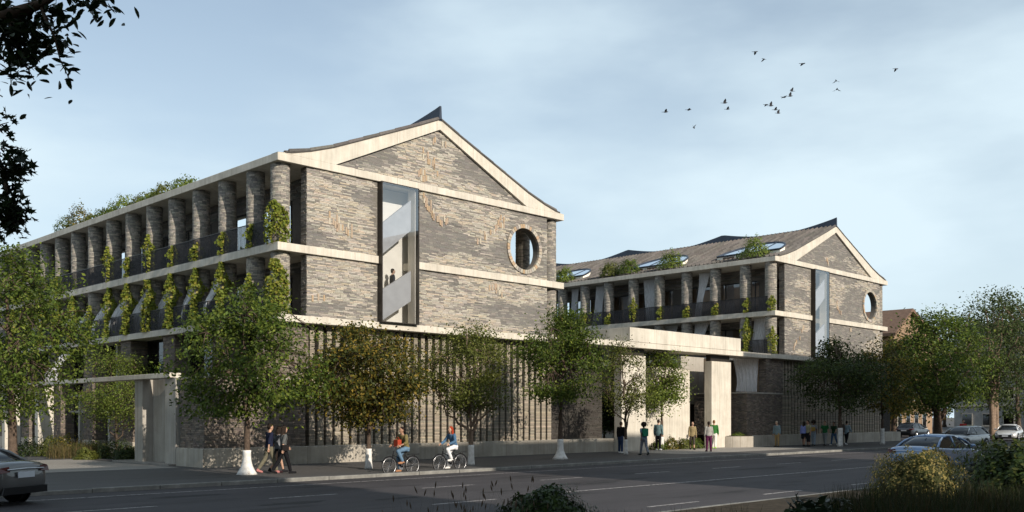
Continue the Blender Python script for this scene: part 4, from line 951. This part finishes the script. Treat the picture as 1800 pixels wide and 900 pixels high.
def ik(a, b, l1, l2, pole):
    a, b = Vector(a), Vector(b); d = b - a; L = min(d.length, (l1 + l2) * .999); d.normalize()
    x = (l1*l1 - l2*l2 + L*L) / (2*L); h = math.sqrt(max(0, l1*l1 - x*x)); p = Vector(pole); p = (p - d * p.dot(d)).normalized()
    return a + d*x + p*h, a + d*L
def person(label, loc, rz, height=1.74, skin=(0.42, 0.26, 0.18), hair=(0.025, 0.018, 0.014), hairstyle='short', top=(0.1, 0.1, 0.12), sleeves='long', legs=(0.05, 0.06, 0.09), bottom='trousers',
           shoes=(0.05, 0.05, 0.05), pose='walk', phase=1, jacket=None, bag=None, fem=False, look=0.0, arms=None, lean=0.0, group=None, voxel=.02, name='person'):
    root = thing(name, label, 'person', loc, rz, group); k = height / 1.75; root.scale = (k, k, k)
    sw, hw = (.165, .088) if fem else (.19, .088)
    if pose == 'cycle':
        pel = Vector((-.22, 0, 1.00)); chest = Vector((-.13, 0, 1.30)); neck = Vector((-.06, 0, 1.50))
        hipz = [pel + Vector((0, s*hw, -.02)) for s in (1, -1)]
        ank = [Vector((.02, .12, .50)), Vector((-.03, -.12, .20))]; kn = []
        for i in range(2): q, e = ik(hipz[i], ank[i], .45, .43, (1, 0, .3)); kn.append(q); ank[i] = e
        sh = [neck + Vector((-.02, s*sw, -.07)) for s in (1, -1)]; ha = [Vector((.24, s*.25, 1.09)) for s in (1, -1)]; el = []
        for i in range(2): q, e = ik(sh[i], ha[i], .29, .27, (0, (1, -1)[i]*.8, -1)); el.append(q); ha[i] = e
        toes = [a + Vector((.17, 0, -.06)) for a in ank]
    else:
        if pose == 'walk': A = ((.32, .06), (-.28, .34)) if phase > 0 else ((-.28, .34), (.32, .06))
        elif pose == 'step': A = ((.2*phase, .1), (-.2*phase, .12))
        else: A = ((.03, .03), (-.03, .02))
        pel = Vector((0, 0, .95)); spread = .03 if pose == 'stand' else .0
        hipz = [pel + Vector((0, s*hw, -.03)) for s in (1, -1)]; kn, ank = [], []
        for i, (a, b) in enumerate(A):
            s = (1, -1)[i]; q = hipz[i] + Vector((.44*math.sin(a), s*spread*.5, -.44*math.cos(a))); kn.append(q); ank.append(q + Vector((.42*math.sin(a - b), s*spread*.5, -.42*math.cos(a - b))))
        dz = .085 - min(a.z for a in ank)
        pel = pel + Vector((0, 0, dz)); hipz = [v + Vector((0,0,dz)) for v in hipz]; kn = [v + Vector((0,0,dz)) for v in kn]; ank = [v + Vector((0,0,dz)) for v in ank]
        toes = []
        for i, (a, b) in enumerate(A):
            lift = ank[i].z - .085; tz = .035 if lift < .02 else max(.03, ank[i].z - .06 - lift * .75); toes.append(Vector((ank[i].x + (.17 if lift < .02 else .13), ank[i].y + .02*(1, -1)[i], tz)))
        chest = pel + Vector((.02 + lean, 0, .33)); neck = pel + Vector((.02 + lean*1.5, 0, .53))
        sh = [neck + Vector((-.01, s*sw, -.08)) for s in (1, -1)]; el, ha = [], []
        for i in range(2):
            s = (1, -1)[i]; a = arms[i] if arms else ((-.38, .25), (.35, .45))[i if phase > 0 else 1 - i] if pose == 'walk' else (.02, .18)
            e = sh[i] + Vector((.28*math.sin(a[0]), s*.05, -.28*math.cos(a[0]))); el.append(e); ha.append(e + Vector((.25*math.sin(a[0] + a[1]), s*.015, -.25*math.cos(a[0] + a[1]))))
    hd = neck + Vector((.035, 0, .15)); cl, sl = math.cos(look), math.sin(look)
    F = lambda x, y, z: hd + Vector((x*cl - y*sl, x*sl + y*cl, z))
    b = MB()                                                    # the body, one surface
    ell_loft(b, [((pel.x, 0, pel.z - .10), .085, .13), ((pel.x, 0, pel.z), .105, .165 if fem else .158), (tuple(pel.lerp(chest, .45)), .085, .122 if fem else .14), (tuple(chest), .108, .15 if fem else .172), (tuple(chest.lerp(neck, .62)), .09, sw*.95), (tuple(neck - Vector((0,0,.03))), .06, .10), (tuple(neck + Vector((.005, 0, .02))), .05, .055)])
    capsule(b, neck - Vector((0,0,.03)), hd - Vector((.01, 0, .05)), .054, .05)
    b.ball(hd, .097, .077, .120, 14, 10); capsule(b, F(.035, 0, -.07), F(.05, 0, -.085), .052, .04)
    capsule(b, F(.098, 0, .0), F(.112, 0, -.028), .012, .016, 6)
    for s in (1, -1): b.ball(F(-.005, s*.079, -.01), .022, .012, .034, 8, 6)
    for i in range(2):
        s = (1, -1)[i]
        capsule(b, hipz[i], kn[i], .084, .056); capsule(b, kn[i], kn[i].lerp(ank[i], .35), .054, .055); capsule(b, kn[i].lerp(ank[i], .3), ank[i], .055, .036); capsule(b, ank[i] + Vector((-.04, 0, -.04)), toes[i], .036, .03)
        capsule(b, sh[i], el[i], .052, .041); capsule(b, el[i], ha[i], .041, .028)
        d = (ha[i] - el[i]).normalized(); pc = ha[i] + d * .055
        capsule(b, ha[i] + d*.02, pc, .030, .036)
    body = soft('body', b, skin_mat(skin), root, voxel)
    fg = MB()                                                   # fingers and thumbs, rooted in the palms
    for i in range(2):
        s = (1, -1)[i]; d = (ha[i] - el[i]).normalized(); side = Vector((1, 0, 0)) if abs(d.x) < .8 else Vector((0, 0, 1)); side = (side - d * side.dot(d)).normalized(); inn = d.cross(side) * s
        for j, (o_f, L) in enumerate(((-.030, .062), (-.010, .074), (.010, .070), (.029, .054))):
            p = ha[i] + d*.075 + side * -o_f; q = p + d*L*.5 - inn*.008; fg.tube([p, q, q + d*L*.45 - inn*.022], [.0095, .009, .006], 6)
        p = ha[i] + d*.03 + side*.032; fg.tube([p, p + side*.022 + d*.028, p + side*.024 + d*.06 - inn*.01], [.0115, .0105, .007], 6)
    fg.build('fingers', skin_mat(skin), body, smooth=True)
    fc = MB()
    for s in (1, -1): fc.ball(F(.086, s*.032, .012), .010, .014, .008, 8, 5)
    fc.ball(F(.089, 0, -.062), .008, .022, .006, 8, 5)
    fc.build('eyes_and_mouth', cloth((.03, .015, .012)), body, smooth=True)
    # hair
    h = MB()
    if hairstyle == 'afro': h.ball(F(-.035, 0, .045), .15, .165, .15, 14, 9)
    elif hairstyle == 'cap':
        h.ball(F(-.008, 0, .055), .106, .088, .078, 14, 8); h.add([tuple(F(.08, y, .055)) for y in (-.06, .06)] + [tuple(F(.17, y, .045)) for y in (.045, -.045)], [(0, 1, 2, 3)])
    else:
        h.ball(F(-.022, 0, .038), .098, .086, .098, 14, 9); h.ball(F(-.045, 0, .0), .075, .084, .10, 12, 7)
        if hairstyle == 'long':
            capsule(h, F(-.06, 0, .02), F(-.10, 0, -.22), .078, .07)
            for s in (1, -1): capsule(h, F(-.01, s*.072, .02), F(-.02, s*.085, -.20), .032, .03)
        if hairstyle == 'pony': capsule(h, F(-.10, 0, .03), F(-.15, 0, -.20), .035, .022)
        if hairstyle == 'bun': h.ball(F(-.10, 0, .07), .055)
    soft('hair' if hairstyle != 'cap' else 'cap', h, cloth(hair), root, voxel * .9)
    # clothes
    t = MB(); e = .018
    hem = .06 if not jacket else .14
    ell_loft(t, [((pel.x, 0, pel.z - hem), .105 + e, .16 + e), ((pel.x, 0, pel.z), .112 + e, .168 + e), (tuple(pel.lerp(chest, .45)), .095 + e, .135 + e + (0 if fem else .012)), (tuple(chest), .115 + e, .165 + e), (tuple(chest.lerp(neck, .62)), .095 + e, sw*.98 + e), (tuple(neck - Vector((0, 0, .035))), .07 + e, .115)])
    for i in range(2):
        capsule(t, sh[i], el[i] if sleeves != 'short' else sh[i].lerp(el[i], .6), .052 + e, .043 + e)
        if sleeves == 'long': capsule(t, el[i], el[i].lerp(ha[i], .93), .043 + e, .034 + e)
        elif sleeves == 'rolled': capsule(t, el[i], el[i].lerp(ha[i], .3), .043 + e, .042 + e)
    if sleeves == 'none': pass
    soft('jacket' if jacket else 'shirt', t, cloth(top), root, voxel)
    l = MB(); e = .015
    ell_loft(l, [((pel.x, 0, pel.z - .14), .10 + e, .15 + e), ((pel.x, 0, pel.z - .03), .108 + e, .162 + e), ((pel.x, 0, pel.z + .07), .098 + e, .145 + e)])
    if bottom == 'skirt':
        ell_loft(l, [((pel.x + .01, 0, pel.z - .42), .16, .21), ((pel.x, 0, pel.z - .2), .135, .195), ((pel.x, 0, pel.z), .12, .175)])
    else:
        for i in range(2):
            capsule(l, hipz[i], kn[i], .088 + e, .060 + e); capsule(l, kn[i], kn[i].lerp(ank[i], .93 if bottom == 'trousers' else .35), .060 + e, (.046 if bottom == 'trousers' else .055) + e)
    soft(bottom, l, cloth(legs), root, voxel)
    for i in range(2):
        sm = MB(); a = ank[i]; tt = toes[i]; capsule(sm, a + Vector((-.035, 0, -.045)), tt + Vector((.01, 0, .004)), .047, .042); capsule(sm, a + Vector((0, 0, -.03)), a + Vector((0, 0, .01)), .05, .047)
        o = sm.build('shoe', cloth(shoes), root, smooth=True)
    if bag:
        col, kind = bag; g_ = MB()
        if kind == 'shoulder': p = pel + Vector((-.02, -.21, .02)); g_.box(p.x-.13, p.x+.13, p.y-.05, p.y+.05, p.z-.12, p.z+.10); g_.tube([p + Vector((.1, 0, .1)), sh[1] + Vector((.03, .02, .07)), p + Vector((-.1, 0, .1))], .012, 6)
        elif kind == 'back': p = chest + Vector((-.19, 0, 0)); g_.box(p.x-.09, p.x+.08, -.15, .15, p.z-.24, p.z+.17); [g_.tube([p + Vector((.05, s*.1, .15)), sh[0 if s > 0 else 1] + Vector((.05, -s*.06, .06)), chest + Vector((.13, s*.10, -.02)), p + Vector((.06, s*.12, -.2))], .016, 6) for s in (1, -1)]
        elif kind == 'front': p = chest + Vector((.2, 0, -.10)); g_.box(p.x-.06, p.x+.09, -.15, .15, p.z-.16, p.z+.12)
        o = g_.build('bag', cloth(col), None, bevel=.03); o.location = loc; o.rotation_euler = (0, 0, rz); o.scale = (k, k, k)
        tag(o, {'shoulder': 'dark bag', 'back': 'backpack', 'front': 'bag'}[kind] + ' carried by the ' + label, 'bag')
    return root
def skin_mat(c):
    n = 'skin_%d' % int(c[0] * 1000)
    if n not in MATS: plain(n, c, 0.6, 0.35, 0, 0.06, 10)
    return n
P1, P2, P3 = (0.44, 0.27, 0.19), (0.30, 0.17, 0.11), (0.13, 0.07, 0.045)
person('man in navy shirt and camouflage trousers with red trainers', tw(473, 831.5), R(-8), 1.78, P1, top=(.012, .015, .035), sleeves='rolled', legs=(.13, .12, .085), shoes=(.38, .16, .15), phase=-1)
person('woman in grey top and short black skirt beside the man in navy', ground(489, 830.5, Z), R(-8), 1.68, P1, hairstyle='long', top=(.17, .18, .2), sleeves='none', legs=(.01, .01, .012), bottom='skirt', shoes=(.015, .015, .018), fem=True, phase=1)
person('woman in black trousers and grey vest', ground(498, 832.5, Z), R(-8), 1.70, P1, hairstyle='long', top=(.09, .095, .095), sleeves='none', legs=(.008, .008, .01), shoes=(.01, .01, .012), fem=True, phase=-1, bag=((.012, .01, .01), 'shoulder'))
person('person in black jacket and jeans beside the slender tree', tw(1091, 796.5), R(0), 1.72, P2, top=(.012, .012, .014), legs=(.03, .05, .11), shoes=(.6, .6, .6), pose='stand')
person('woman with round afro hair in a grey-blue outfit', tw(1132, 800), R(60), 1.70, P3, hairstyle='afro', top=(.16, .22, .28), sleeves='short', legs=(.17, .19, .22), shoes=(.02, .03, .03), fem=True, phase=1, bag=((.02, .16, .09), 'back'), arms=((-.5, .2), (.3, .2)))
person('man in teal jacket and black trousers by the courtyard tree', tw(1157, 791.5), R(15), 1.82, P1, top=(.10, .16, .17), legs=(.01, .01, .012), shoes=(.5, .5, .5), pose='stand', jacket=True)
person('woman in long tan coat with bare legs', tw(1217, 790.5), R(225), 1.70, P1, hairstyle='long', top=(.22, .17, .09), legs=(.06, .05, .04), bottom='shorts', shoes=(.02, .02, .02), fem=True, pose='step', jacket=True)
person('woman in grey jumper and purple trousers', tw(1246, 793.8), R(45), 1.72, P1, hairstyle='pony', top=(.28, .27, .25), legs=(.07, .012, .045), shoes=(.02, .01, .015), fem=True, pose='stand')
person('man in green jacket and white trousers', tw(1255, 788.5), R(30), 1.78, P1, hair=(.16, .08, .035), top=(.03, .13, .03), legs=(.62, .60, .55), shoes=(.25, .5, .06), pose='step')
person('older man in grey-blue jacket and khaki trousers with a cap', tw(1366, 785.5), R(180), 1.70, P1, hair=(.32, .27, .2), hairstyle='cap', top=(.13, .18, .20), legs=(.27, .19, .09), shoes=(.03, .02, .015), pose='stand', jacket=True)
person('woman in blue blouse and short black skirt', tw(1413, 784.8), R(10), 1.68, P2, hairstyle='long', top=(.17, .20, .42), legs=(.01, .01, .012), bottom='skirt', shoes=(.015, .012, .012), fem=True, pose='step')
person('person in olive shirt and dark shorts next to the woman in blue', tw(1421, 785), R(160), 1.74, P2, top=(.22, .21, .13), sleeves='short', legs=(.015, .015, .018), bottom='shorts', shoes=(.02, .02, .02), pose='stand')
person('woman in grey T-shirt and pale jeans holding a mustard bag', tw(1430, 783.5), R(200), 1.72, P3, hairstyle='afro', top=(.24, .25, .27), sleeves='short', legs=(.25, .30, .36), shoes=(.05, .05, .05), fem=True, pose='step', bag=((.30, .20, .05), 'front'))
person('man in green T-shirt and grey trousers', tw(1450, 783.3), R(195), 1.72, P1, hair=(.12, .05, .02), top=(.02, .12, .04), sleeves='short', legs=(.22, .23, .23), shoes=(.05, .04, .04), phase=1)
person('woman in dark green top and blue jeans', tw(1466, 782.8), R(180), 1.66, P2, hairstyle='bun', top=(.02, .05, .025), sleeves='short', legs=(.06, .11, .20), shoes=(.5, .5, .5), fem=True, phase=-1)
person('man in brown tweed jacket behind the twin white trunks', ground(1479, 782.5, Z), R(170), 1.78, P1, top=(.10, .085, .075), legs=(.03, .03, .03), shoes=(.02, .02, .02), pose='stand', jacket=True)
person('person in pale blue jacket and black trousers', tw(1488, 782.3), R(5), 1.72, P1, top=(.32, .43, .50), legs=(.012, .012, .015), shoes=(.6, .6, .62), phase=1, jacket=True)
person('person in red jacket behind the grey car', at_sum(1693, 104, Z), R(225), 1.74, P1, top=(.35, .02, .02), legs=(.03, .03, .04), pose='stand', jacket=True)
person('person in cream top beyond the white car', at_sum(1751, 140, Z), R(200), 1.7, P3, top=(.5, .45, .3), legs=(.04, .04, .05), pose='stand')
person('bearded man in dark suit behind the stair window', (21.68 + 6.42, 35.5 + .55, 7.3), R(-20), 1.74, P1, top=(.018, .022, .035), legs=(.018, .02, .03), pose='stand', jacket=True)
# ================================================================ BICYCLES AND RIDERS
def bicycle(label, loc, rz):
    root = thing('bicycle', label, 'bicycle', loc, rz)
    for x in (-.54, .54):
        w = MB().tube([(x + .325*math.cos(a), 0, .34 + .325*math.sin(a)) for a in [2*math.pi*i/36 for i in range(36)]], .018, 8, closed=True).build('wheel', cloth((.012, .012, .013)), root, smooth=True)
        MB().tube([(x + .300*math.cos(a), 0, .34 + .300*math.sin(a)) for a in [2*math.pi*i/36 for i in range(36)]], .011, 6, closed=True).build('rim', 'chrome', w, smooth=True)
        sp = MB()
        for i in range(20): a = 2*math.pi*i/20; sp.tube([(x, (.02 if i % 2 else -.02), .34), (x + .295*math.cos(a), 0, .34 + .295*math.sin(a))], .0022, 4)
        sp.tube([(x, -.05, .34), (x, .05, .34)], .02, 8); sp.build('spokes', 'chrome', w)
        MB().tube([(x + .36*math.cos(a), 0, .34 + .36*math.sin(a)) for a in [(.15 if x < 0 else .1) * math.pi + (.8*math.pi)*i/14 for i in range(15)]], .014, 5).build('mudguard', cloth((.012, .012, .013)), root)
    f = MB(); bb = Vector((-.06, 0, .29)); seat = Vector((-.22, 0, .84)); hd = Vector((.36, 0, .80)); hl = Vector((.40, 0, .66)); rh = Vector((-.54, 0, .34)); fh = Vector((.54, 0, .34))
    f.tube([hl, bb], .021, 8); f.tube([hd - Vector((0,0,.06)), bb.lerp(seat, .42)], .018, 8); f.tube([bb, seat], .018, 8); f.tube([hd + Vector((-.03, 0, .1)), hl], .02, 8)
    for s in (.06, -.06):
        f.tube([bb + Vector((0, s*.6, 0)), rh + Vector((0, s, 0))], .011, 6); f.tube([bb.lerp(seat, .8), rh + Vector((0, s, 0))], .010, 6); f.tube([hl + Vector((0, s*.5, 0)), fh + Vector((0, s, 0))], .012, 6)
    f.build('frame', cloth((.015, .014, .015)), root, smooth=True)
    hb = MB(); hb.tube([hd + Vector((-.03, 0, .1)), hd + Vector((-.05, 0, .22))], .013, 6); hb.tube([(.22, .28, 1.04), (.30, .2, 1.06), (.34, 0, 1.02), (.30, -.2, 1.06), (.22, -.28, 1.04)], .012, 6); hb.build('handlebar', 'chrome', root, smooth=True)
    for s in (1, -1): MB().tube([(.14, s*.285, 1.035), (.24, s*.28, 1.045)], .018, 8).build('grip', cloth((.03, .02, .015)), root)
    sd = MB(); sd.tube([(-.36, 0, .90), (-.27, 0, .91), (-.15, 0, .90), (-.06, 0, .885)], [.05, .085, .04, .02], 10); sd.tube([seat, (-.24, 0, .89)], .013, 6); sd.build('saddle', cloth((.02, .016, .014)), root, smooth=True)
    rk = MB(); rk.box(-.82, -.34, -.06, .06, .74, .76); [rk.tube([(-.56, s*.06, .35), (-.6, s*.055, .745)], .006, 5) for s in (1, -1)]; rk.build('rack', cloth((.012, .012, .013)), root)
    cr = MB(); cr.tube([(bb.x, -.07, bb.z), (bb.x, -.055, bb.z)], .10, 18); cr.tube([(bb.x, .08, bb.z), (bb.x + .06, .10, bb.z + .15)], .011, 6); cr.tube([(bb.x, -.08, bb.z), (bb.x - .02, -.10, bb.z - .17)], .011, 6); cr.build('crank', 'chrome', root)
    for (x, y, z) in ((bb.x + .07, .14, bb.z + .155), (bb.x - .02, -.14, bb.z - .17)): MB().box(x - .045, x + .045, y - .04, y + .04, z - .012, z + .012).build('pedal', cloth((.02, .02, .02)), root)
    return root
plain('chrome', (0.55, 0.55, 0.56), .3, .5, .85, .05)
b1 = ground(705, 835, 0.0); b2 = ground(791, 829, 0.0); hd_ = R(180)
bicycle('black bicycle ridden by the person in patterned shirt', b1, hd_); bicycle('black bicycle ridden by the red-haired woman', b2, hd_)
person('cyclist in patterned olive shirt and jeans', b1, hd_, 1.75, P2, top=(.15, .12, .05), sleeves='rolled', legs=(.10, .17, .25), shoes=(.30, .15, .08), pose='cycle', hair=(.02, .012, .01), voxel=.018)
person('red-haired cyclist in denim jacket and white trousers', b2, hd_, 1.74, P1, top=(.06, .12, .20), legs=(.62, .62, .63), shoes=(.6, .58, .56), pose='cycle', hairstyle='long', hair=(.27, .035, .012), fem=True, voxel=.018)
bg_ = MB(); bg_.box(-.09, .09, -.12, .12, -.15, .13); bg_.tube([(0, -.1, .12), (0, -.05, .22), (0, .05, .22), (0, .1, .12)], .012, 6); o = bg_.build('bag', cloth((.30, .045, .022)), None, bevel=.04); o.location = b1 + Vector((-.16, .0, 1.17)); tag(o, 'red bag held before the cyclist in patterned shirt', 'bag')
# one depsgraph pass turns every soft figure into one smooth skin
for o, vx in REM:
    m_ = o.modifiers.new('skin', 'REMESH'); m_.mode = 'VOXEL'; m_.voxel_size = vx; m_.use_smooth_shade = True
    s_ = o.modifiers.new('smooth', 'SMOOTH'); s_.factor = .5; s_.iterations = 2
dg = bpy.context.evaluated_depsgraph_get()
new = [bpy.data.meshes.new_from_object(o.evaluated_get(dg)) for o, _ in REM]
for (o, _), me in zip(REM, new):
    mm = o.data.materials[0]; o.modifiers.clear(); o.data = me
    me.materials.clear(); me.materials.append(mm); me.shade_smooth()

# ================================================================ CARS
def paint(name, col):
    m, t, p = base(name, .28, .5, .35); p.inputs['Base Color'].default_value = (*col, 1); p.inputs['Coat Weight'].default_value = .8; p.inputs['Coat Roughness'].default_value = .04
    n = noise_node(t, 2.0, 3); r = ramp(t, n.outputs['Fac'], [(.3, tuple(c*.9 for c in col)), (.7, col)]); t.links.new(r.outputs['Color'], p.inputs['Base Color'])
plain('car_glass', (.012, .014, .017), .05, .6, 0, .05); plain('tyre', (.014, .014, .015), .85, .2); plain('trim', (.015, .015, .016), .5, .3); plain('tail_red', (.07, .006, .006), .2, .5, 0, .05); plain('lamp_white', (.6, .6, .62), .15, .6, .2, .05); plain('plate', (.55, .58, .62), .5, .3, 0, .05)
paint('silver', (.10, .10, .098)); paint('blue', (.17, .26, .42)); paint('grey_paint', (.30, .31, .32)); paint('white_paint', (.62, .62, .62)); paint('dark_paint', (.03, .035, .045))
BODY = [(-2.36,.62,.44,.70,.72),(-2.33,.76,.34,.88,.93),(-2.20,.85,.26,1.00,1.04),(-1.85,.90,.22,1.00,1.05),(-1.3,.92,.20,.97,1.02),(-.5,.92,.19,.94,.98),(.4,.92,.19,.93,.97),(1.0,.92,.20,.92,.98),(1.55,.91,.21,.86,.93),(2.02,.86,.24,.76,.82),(2.26,.74,.30,.64,.70),(2.36,.55,.38,.54,.57)]
ROOF = [(-1.72,1.03,.70),(-1.35,1.22,.64),(-.95,1.38,.59),(-.45,1.455,.57),(.1,1.45,.57),(.45,1.37,.59),(.80,1.20,.64),(1.12,.99,.70)]
def car(label, loc, rz, pm, wagon=False, sz=1.0):
    root = thing('car', label, 'car', loc, rz); root.scale = (sz, sz, sz)
    rings = []
    for x, w, zl, zb, zt in BODY:
        h = [(0, zl), (.75*w, zl), (.95*w, zl + .05), (w, zl + .18), (w, (zl+zb)/2 + .05), (.985*w, zb - .08), (.93*w, zb - .01), (.80*w, zb + .012), (.4*w, zt)]
        ring = [(x, y, z) for y, z in h] + [(x, 0, zt + .004)] + [(x, -y, z) for y, z in reversed(h[1:])]
        rings.append(ring)
    o = MB().ring_loft(rings).build('body', pm, root, smooth=True, fix=True); sb = o.modifiers.new('subsurf', 'SUBSURF'); sb.levels = 1; sb.render_levels = 2
    body = o
    roofp = [(-2.05, 1.05, .70), (-1.85, 1.28, .64), (-1.5, 1.44, .60)] + [(-.9, 1.49, .58)] + ROOF[3:] if wagon else ROOF
    roofp = [(x, z + (.03 if wagon else 0), w) for x, z, w in roofp]
    rings = []
    for x, z, w in roofp:
        h = [(.80, .93), (.80, .98), (w + .10 * max(0, (z - 1.15)) * 0, z - .07), (w*.93, z - .02), (w*.6, z)]
        ring = [(x, y, q) for y, q in h] + [(x, 0, z + .008)] + [(x, -y, q) for y, q in reversed(h)]; rings.append(ring)
    gh = MB().ring_loft(rings).build('glasshouse', 'car_glass', root, smooth=True, fix=True)
    rf = MB(); rr = []
    lo = [i for i, q in enumerate(roofp) if q[1] > 1.33]
    for i in lo:
        x, z, w = roofp[i]; h = [(w + .015, z - .075), (w*.95 + .01, z - .015), (w*.6, z + .012)]
        rr.append([(x, y, q) for y, q in h] + [(x, 0, z + .02)] + [(x, -y, q) for y, q in reversed(h)] + [(x, 0, z - .03)])
    rf.ring_loft(rr).build('roof', pm, root, smooth=True)
    for s in (1, -1):
        for (a, b) in ((roofp[lo[0]], roofp[0]), (roofp[lo[-1]], roofp[-1])):
            pl = MB(); pl.tube([(a[0], s*(a[2] + .01), a[1] - .05), ((a[0]+b[0])/2, s*((a[2]+.80)/2 + .0), (a[1]+.98)/2 + .035), (b[0], s*.80, .985)], [.045, .042, .05], 8); pl.build('pillar', pm, root, smooth=True)
        MB().tube([(-.25, s*.585, 1.40), (-.28, s*.80, .98)], .03, 6).build('pillar', pm, root, smooth=True)
    for s in (1, -1):
        m_ = MB(); m_.ball((.80, s*.99, 1.03), .07, .10, .065, 10, 7); m_.tube([(.82, s*.84, .98), (.80, s*.95, 1.02)], .02, 6); m_.build('mirror', pm, root, smooth=True)
        for x in (-1.40, 1.42):
            MB().tube([(x, s*.88, .335), (x, s*.936, .335)], [.40, .385], 28).build('wheel_arch', 'trim', root)
            w = MB().tube([(x, s*.70, .32), (x, s*.72, .32), (x, s*.92, .32), (x, s*.945, .32)], [.29, .32, .32, .29], 28).build('wheel', 'tyre', root)
            r_ = MB(); r_.tube([(x, s*.93, .32), (x, s*.95, .32)], [.06, .05], 12)
            for i in range(10): a = 2*math.pi*i/10; r_.tube([(x, s*.948, .32), (x + .20*math.cos(a), s*.95, .32 + .20*math.sin(a))], [.024, .016], 5)
            r_.tube([(x + .215*math.cos(a), s*.944, .32 + .215*math.sin(a)) for a in [2*math.pi*i/24 for i in range(24)]], .02, 6, closed=True); r_.build('rim', 'chrome', w)
        tl = MB(); tl.prism([(-2.32, s*.80, .90), (-2.345, s*.52, .93), (-2.36, s*.50, .80), (-2.35, s*.80, .78)], (-.02, 0, 0)); tl.prism([(-2.30, s*.845, .79), (-2.05, s*.895, .88), (-2.05, s*.897, .95), (-2.28, s*.83, .92)], (0, s*.02, 0)); tl.build('tail_lamp', 'tail_red', root)
        hl = MB(); hl.prism([(2.20, s*.80, .66), (2.33, s*.55, .62), (2.33, s*.53, .70), (2.16, s*.80, .75)], (.03, s*.02, 0)); hl.build('headlamp', 'lamp_white', root)
        MB().tube([(-.45, s*.935, .86), (-.25, s*.938, .86)], .014, 6).build('door_handle', 'chrome', root); MB().tube([(.55, s*.935, .86), (.75, s*.936, .86)], .014, 6).build('door_handle', 'chrome', root)
    MB().box(-2.405, -2.39, -.27, .27, .66, .80).build('number_plate', 'plate', root); MB().box(2.385, 2.395, -.24, .24, .40, .51).build('number_plate', 'plate', root)
    MB().prism([(-2.37, -.70, .45), (-2.37, .70, .45), (-2.34, .74, .28), (-2.34, -.74, .28)], (-.035, 0, 0)).build('rear_bumper', 'trim', root); MB().box(2.33, 2.385, -.5, .5, .30, .56).build('grille', 'trim', root)
    MB().prism([(-1.15 - (.6 if wagon else 0), -.015, roofp[lo[0]][1] + .01), (-.98 - (.6 if wagon else 0), -.015, roofp[lo[0]][1] + .05), (-1.13 - (.6 if wagon else 0), -.015, roofp[lo[0]][1] + .10)], (0, .03, 0)).build('antenna', pm, root)
    MB().tube([(-2.385, -.60, .86), (-2.40, 0, .875), (-2.385, .60, .86)], .014, 6).build('boot_trim', 'chrome', root)
    return root
car('silver saloon turning into the driveway, boot and number plate showing', (6.95, 26.95, 0.0), R(122), 'silver', sz=1.03)
car('blue saloon seen from behind, partly hidden by the golden shrub', (37.0 + 1.3, 14.9, 0), R(-4), 'blue')
car('grey estate car coming along the far lane', (67.5, 24.6, 0), R(176), 'grey_paint', True)
car('white car coming through the junction', (92, 29.6, 0), R(190), 'white_paint')
car('dark hatchback standing in the side street beyond the plinth', (99.5, 41.2, 0), R(0), 'dark_paint', True)
car('white car parked behind the dark shrub at the junction', (100, 27.0, 0), R(180), 'white_paint')

# ================================================================ BIRDS
def bird_mesh(flap, seed):
    rs = random.Random(seed); b = MB()
    b.tube([(-.17,0,0), (-.10,0,0), (0,0,.0), (.09,0,.01), (.14,0,.025), (.17,0,.025), (.20,0,.015)], [.012,.035,.05,.04,.026,.022,.004], 8)
    b.add([(-.15,-.02,0), (-.28,-.055,.0), (-.30,.0,.0), (-.28,.055,.0), (-.15,.02,0), (-.2,0,.012)], [(0,1,2,5), (5,2,3,4), (0,5,4)])
    for s in (1, -1):
        c, d = math.cos(flap), math.sin(flap); f2 = flap * .6; y1, z1 = .16*c, .16*d; y2, z2 = y1 + .2*math.cos(f2), z1 + .2*math.sin(f2)
        b.add([(.08,s*.03,.02), (-.07,s*.03,.02), (-.09,s*y1,z1), (.09,s*y1,z1+.01), (-.05,s*(y1+y2)/2,(z1+z2)/2), (.0,s*y2,z2), (.06,s*(y1+y2)/2,(z1+z2)/2+.01)], [(0,1,2,3), (3,2,4,6), (6,4,5)])
    me = b.mesh('bird'); me.materials.append(mat(cloth((.045, .048, .055)))); me.shade_smooth(); return me
BM = [bird_mesh(f, i) for i, f in enumerate((1.0, .55, -.6, -.2, 1.25, .1))]
for i, (px, py, k, hd_) in enumerate([(1328, 91, 2, 0), (1343, 104, 2, 40), (1411, 112, 3, 10), (1575, 121, 2, 5), (1470, 142, 2, 60), (1471, 157, 2, 80), (1392, 160, 0, 190), (1389, 169, 4, 0), (1378, 171, 5, 20), (1347, 184, 3, 10), (1355, 186, 4, 0), (1363, 193, 1, 0), (1368, 199, 4, 10), (1274, 181, 0, 0), (1279, 192, 1, 0), (1211, 193, 5, 0), (1170, 197, 1, 0), (1220, 225, 4, 60)]):
    s = 108 + 9 * math.sin(i * 2.3); kk = (px - 900)/1703
    o = link('bird', BM[k], None, (s*(1+kk)/2, s*(1-kk)/2, EYE + (732 - py) * s / 2408.4), R(-45 + hd_)); tag(o, 'dark pigeon in the loose flock flying over the second roof', 'bird', 'birds in the sky')
